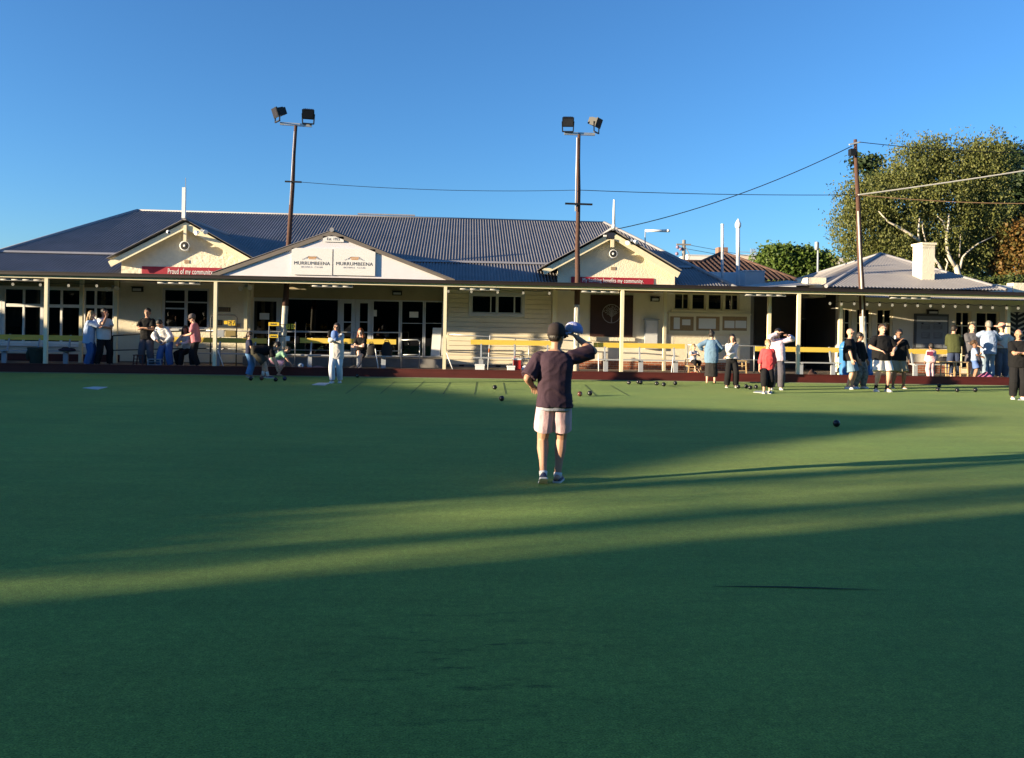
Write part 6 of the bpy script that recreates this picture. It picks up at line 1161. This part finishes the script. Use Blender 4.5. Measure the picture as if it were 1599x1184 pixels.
stand('blond woman in a coral red top and black cropped trousers holding a bowl low', 1197.5, 528.5, 195, fy=614, skin='fair', hair='blond', hstyle='short', lean=12, pelvis=(0, -.02, .505), wr=(.16, .06, .40), wl=(-.15, -.06, .47), er=(.5, -1, 0), el=(-.5, -1, .2), head=(-4, -14), top=REDT, bottom=(BLKT, 1.62, .020, .026), hem=-.07, sleeve=1.55, loose=1.35, female=True, shoes=(.62, .60, .56), feet=((-.05, -.06), (.06, .08)))
stand('woman in a pinkish white top shading her eyes with a raised arm', 1213, 514, 200, fy=608.5, skin='fair', hair='dark', hstyle='short', wr=(.0, .10, .93), wl=(-.155, .10, .89), er=(.9, .2, -.5), el=(-1, .1, .35), head=(4, 20), top=LILAC, bottom=(GRYT, 1.96, .020, .022), hem=-.05, sleeve=1.85, loose=1.35, female=True, shoes=(.62, .6, .58), feet=((-.06, .0), (.08, .02)))
stand('bald man in a black tee and denim shorts looking toward the passage', 1326, 513.5, 128, fy=607.5, skin='fair', hair='grey', hstyle='bald', wr=(.14, .07, .46), wl=(-.13, .10, .50), er=(.6, -1, 0), el=(-.6, -1, 0), head=(2, -20), top=BLK, bottom=(cloth('denim_shorts', (.16, .25, .34)), .92, .022, 0), hem=-.06, sleeve=.85, loose=1.3, build=1.08, shoes=(.68, .67, .66), feet=((-.06, .02), (.06, -.02)))
stand('short haired woman in a black jacket and patterned grey trousers', 1341, 520, 150, fy=606.5, skin='tan', hair='dark', hstyle='short', wr=(.12, .08, .50), wl=(-.12, .08, .50), er=(.6, -1, 0), el=(-.6, -1, 0), head=(4, -30), top=BLK, bottom=(mat('cloth_patterned', (.16, .18, .20), .9, .9, 14), 1.97, .014, .018), hem=-.04, sleeve=1.8, loose=1.2, female=True, shoes=(.70, .69, .68), feet=((-.06, .04), (.08, -.03)))
stand('tall man in a black tee and white shorts with black socks', 1376, 507, 182, fy=611.5, skin='fair', hair='brown', hstyle='crop', wr=(.10, .13, .62), wl=(-.10, .14, .60), er=(1, -.6, -.2), el=(-1, -.6, -.2), top=BLK, bottom=(WHT, .86, .020, 0), hem=-.06, sleeve=.85, loose=1.35, build=1.12, shoes=(.66, .64, .60), socks=(BLK, .26), feet=((-.085, .0), (.085, .0)))
stand('dark haired man in a black polo and khaki shorts holding a drink near his mouth', 1402.5, 515, 196, fy=606.5, skin='brown', hair='dark', hstyle='short', wr=(.02, .13, .80), wl=(-.15, .04, .47), er=(.8, -.1, -1), el=(-.6, -1, 0), head=(6, 12), top=BLK, bottom=(KHAKI, .95, .022, 0), hem=-.05, sleeve=.8, loose=1.25, build=1.05, shoes=(.25, .17, .11), feet=((-.08, .0), (.09, .02)))
p = P(1398, 527, G(1402, 606).y - .35); t = thing('drinking_cup', 'small pale cup held by the man in the black polo', 'cup', p); MB().lathe(p - V(0, 0, .05), [(.028, 0), (.036, .10), (.033, .10), (.026, .01)], 12).build('cup', WHITE, t)
stand('small child in a pale pink tracksuit seen from behind on the kerb', 1453.5, 538, 2, Y=25.05, skin='brown', hair='dark', hstyle='short', child=True, wr=(.15, .05, .50), wl=(-.15, .05, .50), top=PALEP, bottom=(PALEP, 1.95, .018, .012), hem=-.05, sleeve=1.9, loose=1.5, shoes=(.6, .45, .5))
c = P(1453, 552, 24.86); MB().box(c.x - .11, c.x + .11, 24.885, 24.90, c.z - .07, c.z + .06).build('red_print', cloth('crimson_print', (.30, .05, .10)), [o for o in COL.objects if o.get('label', '').startswith('small child in a pale pink')][0])
person('man in an olive jumper and dark jeans leaning over with one foot on a stool', vp(1492, 25.75), 1.84, 20, 'fair', 'dark', 'short', lean=14, pelvis=(-.03, -.02, .52), feet=((-.09, -.06), (.04, .06)), wr=(.04, .20, .62), wl=(-.02, .20, .62), er=(.8, -.5, -.5), el=(-.8, -.5, -.5), head=(6, 40), top=OLV_, bottom=(cloth('dark_jeans', (.035, .05, .10)), 1.97, .012, .012), hem=-.06, sleeve=1.9, loose=1.25, shoes=(.3, .25, .2))
stand('balding man in a charcoal tee carrying the small child', 1517, 506.5, 188, Y=25.75, skin='fair', hair='grey', hstyle='bald', wr=(-.03, .14, .60), wl=(-.13, .08, .52), er=(1, -.5, 0), el=(-1, -.5, 0), top=GREYT2, bottom=(GRYT, .95, .02, 0), hem=-.06, sleeve=.85, loose=1.4, build=1.1, shoes=(.5, .5, .5))
stand('curly haired small child in a pale blue top and blue shorts on the kerb', 1521, 534, 120, Y=25.15, skin='brown', hair='brown', hstyle='curly', child=True, wr=(.05, .17, .62), wl=(-.04, .17, .60), er=(.8, -.6, -.4), el=(-.8, -.6, -.4), top=LBS, bottom=(cloth('royal_blue', (.10, .17, .40)), .9, .024, 0), hem=-.03, sleeve=.85, bare=True)
stand('grey haired man in a light blue shirt and pale jeans seen from behind', 1543, 502, 12, Y=25.5, skin='fair', hair='grey', hstyle='short', wr=(.10, .14, .70), wl=(-.09, .15, .74), er=(1, -.5, -.2), el=(-1, -.4, -.3), head=(4, 20), top=LBS, bottom=(LTB, 1.97, .014, .014), hem=-.10, sleeve=1.8, loose=1.4, shoes=(.3, .25, .22), feet=((-.06, -.03), (.07, .03)))
stand('woman in a wide pink sun hat and grey overalls by the post', 1563.5, 506, 200, Y=25.95, skin='fair', hair='brown', hstyle='short', head=(8, 10), wr=(.08, .14, .62), wl=(-.12, .10, .58), er=(1, -.5, 0), el=(-1, -.5, 0), top=WHT, bottom=(cloth('slate_overall', (.10, .12, .16)), 1.97, .018, .022), hem=.03, sleeve=.8, female=True, shoes=(.4, .3, .25), hasbrim=(cloth('hat_pink', (.55, .30, .24)), 'hat'))
stand('bald bearded man in a black tee and black trousers looking at his phone', 1589, 514.5, 205, fy=623.5, skin='tan', hair='dark', hstyle='bald', head=(18, 12), wr=(-.05, .16, .66), wl=(.02, .17, .66), er=(1, -.5, -.2), el=(-1, -.5, -.2), top=BLK, bottom=(BLKT, 1.96, .014, .012), hem=-.07, sleeve=.85, loose=1.35, shoes=(.62, .61, .6))
# grow every figure and garment into one smooth surface
for (o, vx, it, amp, fr, ex) in JOBS:
    md = o.modifiers.new('r', 'REMESH'); md.mode = 'VOXEL'; md.voxel_size = vx; md.use_smooth_shade = True
    ms = o.modifiers.new('s', 'SMOOTH'); ms.factor = .5; ms.iterations = it
dg = bpy.context.evaluated_depsgraph_get(); dg.update(); NEW = []
for (o, vx, it, amp, fr, ex) in JOBS: NEW.append(bpy.data.meshes.new_from_object(o.evaluated_get(dg)))
for (o, vx, it, amp, fr, ex), me in zip(JOBS, NEW):
    o.modifiers.clear(); old = o.data
    n = len(me.vertices); co = np.empty(n * 3); me.vertices.foreach_get('co', co); co = co.reshape(-1, 3)
    if amp:
        nr = np.empty(n * 3); me.vertices.foreach_get('normal', nr); nr = nr.reshape(-1, 3); 
        if fr < 0:   # cloth: slanting drag creases, fading into soft bulges
            off = np.array([(1 - 2.2 * abs(noise.noise(Vector((c[0] * 4.5 + c[2] * 3.0, c[1] * 4.5, c[2] * 13 - c[0] * 7 + 3 * noise.noise(Vector((c[0] * 3, c[1] * 3, c[2] * 3)))))))) * .8 + .7 * noise.noise(Vector((c[0] * 7, c[1] * 7, c[2] * 5))) - .10 for c in co]); off = np.maximum(off, -.12)
        else: off = np.array([noise.noise(Vector((c[0] * fr, c[1] * fr, c[2] * fr * .75))) + .5 * noise.noise(Vector((c[0] * fr * 2.3, c[1] * fr * 2.3, c[2] * fr * 1.5))) for c in co])
        co = co + nr * (off * amp)[:, None]
        me.vertices.foreach_set('co', co.ravel())
    if ex is not None and ex.v:
        bm = bmesh.new(); bm.from_mesh(me); rl = root_loc(o); vs = [bm.verts.new(Vector(v) - rl) for v in ex.v]
        for f in ex.f:
            try: q = bm.faces.new([vs[i] for i in f]); q.smooth = True
            except ValueError: pass
        bm.to_mesh(me); bm.free()
    if not me.materials: me.materials.append(old.materials[0])
    me.polygons.foreach_set('use_smooth', [True] * len(me.polygons)); me.update(); o.data = me; me.name = o.name; bpy.data.meshes.remove(old)
for o in COL.objects:
    if o.name.startswith('body') and o.get('label'): del o['label']
# ------------------------------------------------------------------ lettering becomes plain meshes
dg = bpy.context.evaluated_depsgraph_get(); dg.update()
for o, width in TEXTS:
    ev = o.evaluated_get(dg); me = bpy.data.meshes.new_from_object(ev); me.name = o.name
    if width:
        xs = [v.co.x for v in me.vertices]; k = width / max(1e-6, max(xs) - min(xs)); 
        for v in me.vertices: v.co.x *= k
    n = bpy.data.objects.new(o.name, me); COL.objects.link(n); n.parent = o.parent; n.location = o.location; n.rotation_euler = o.rotation_euler; nm = o.name
    bpy.data.objects.remove(o); n.name = nm
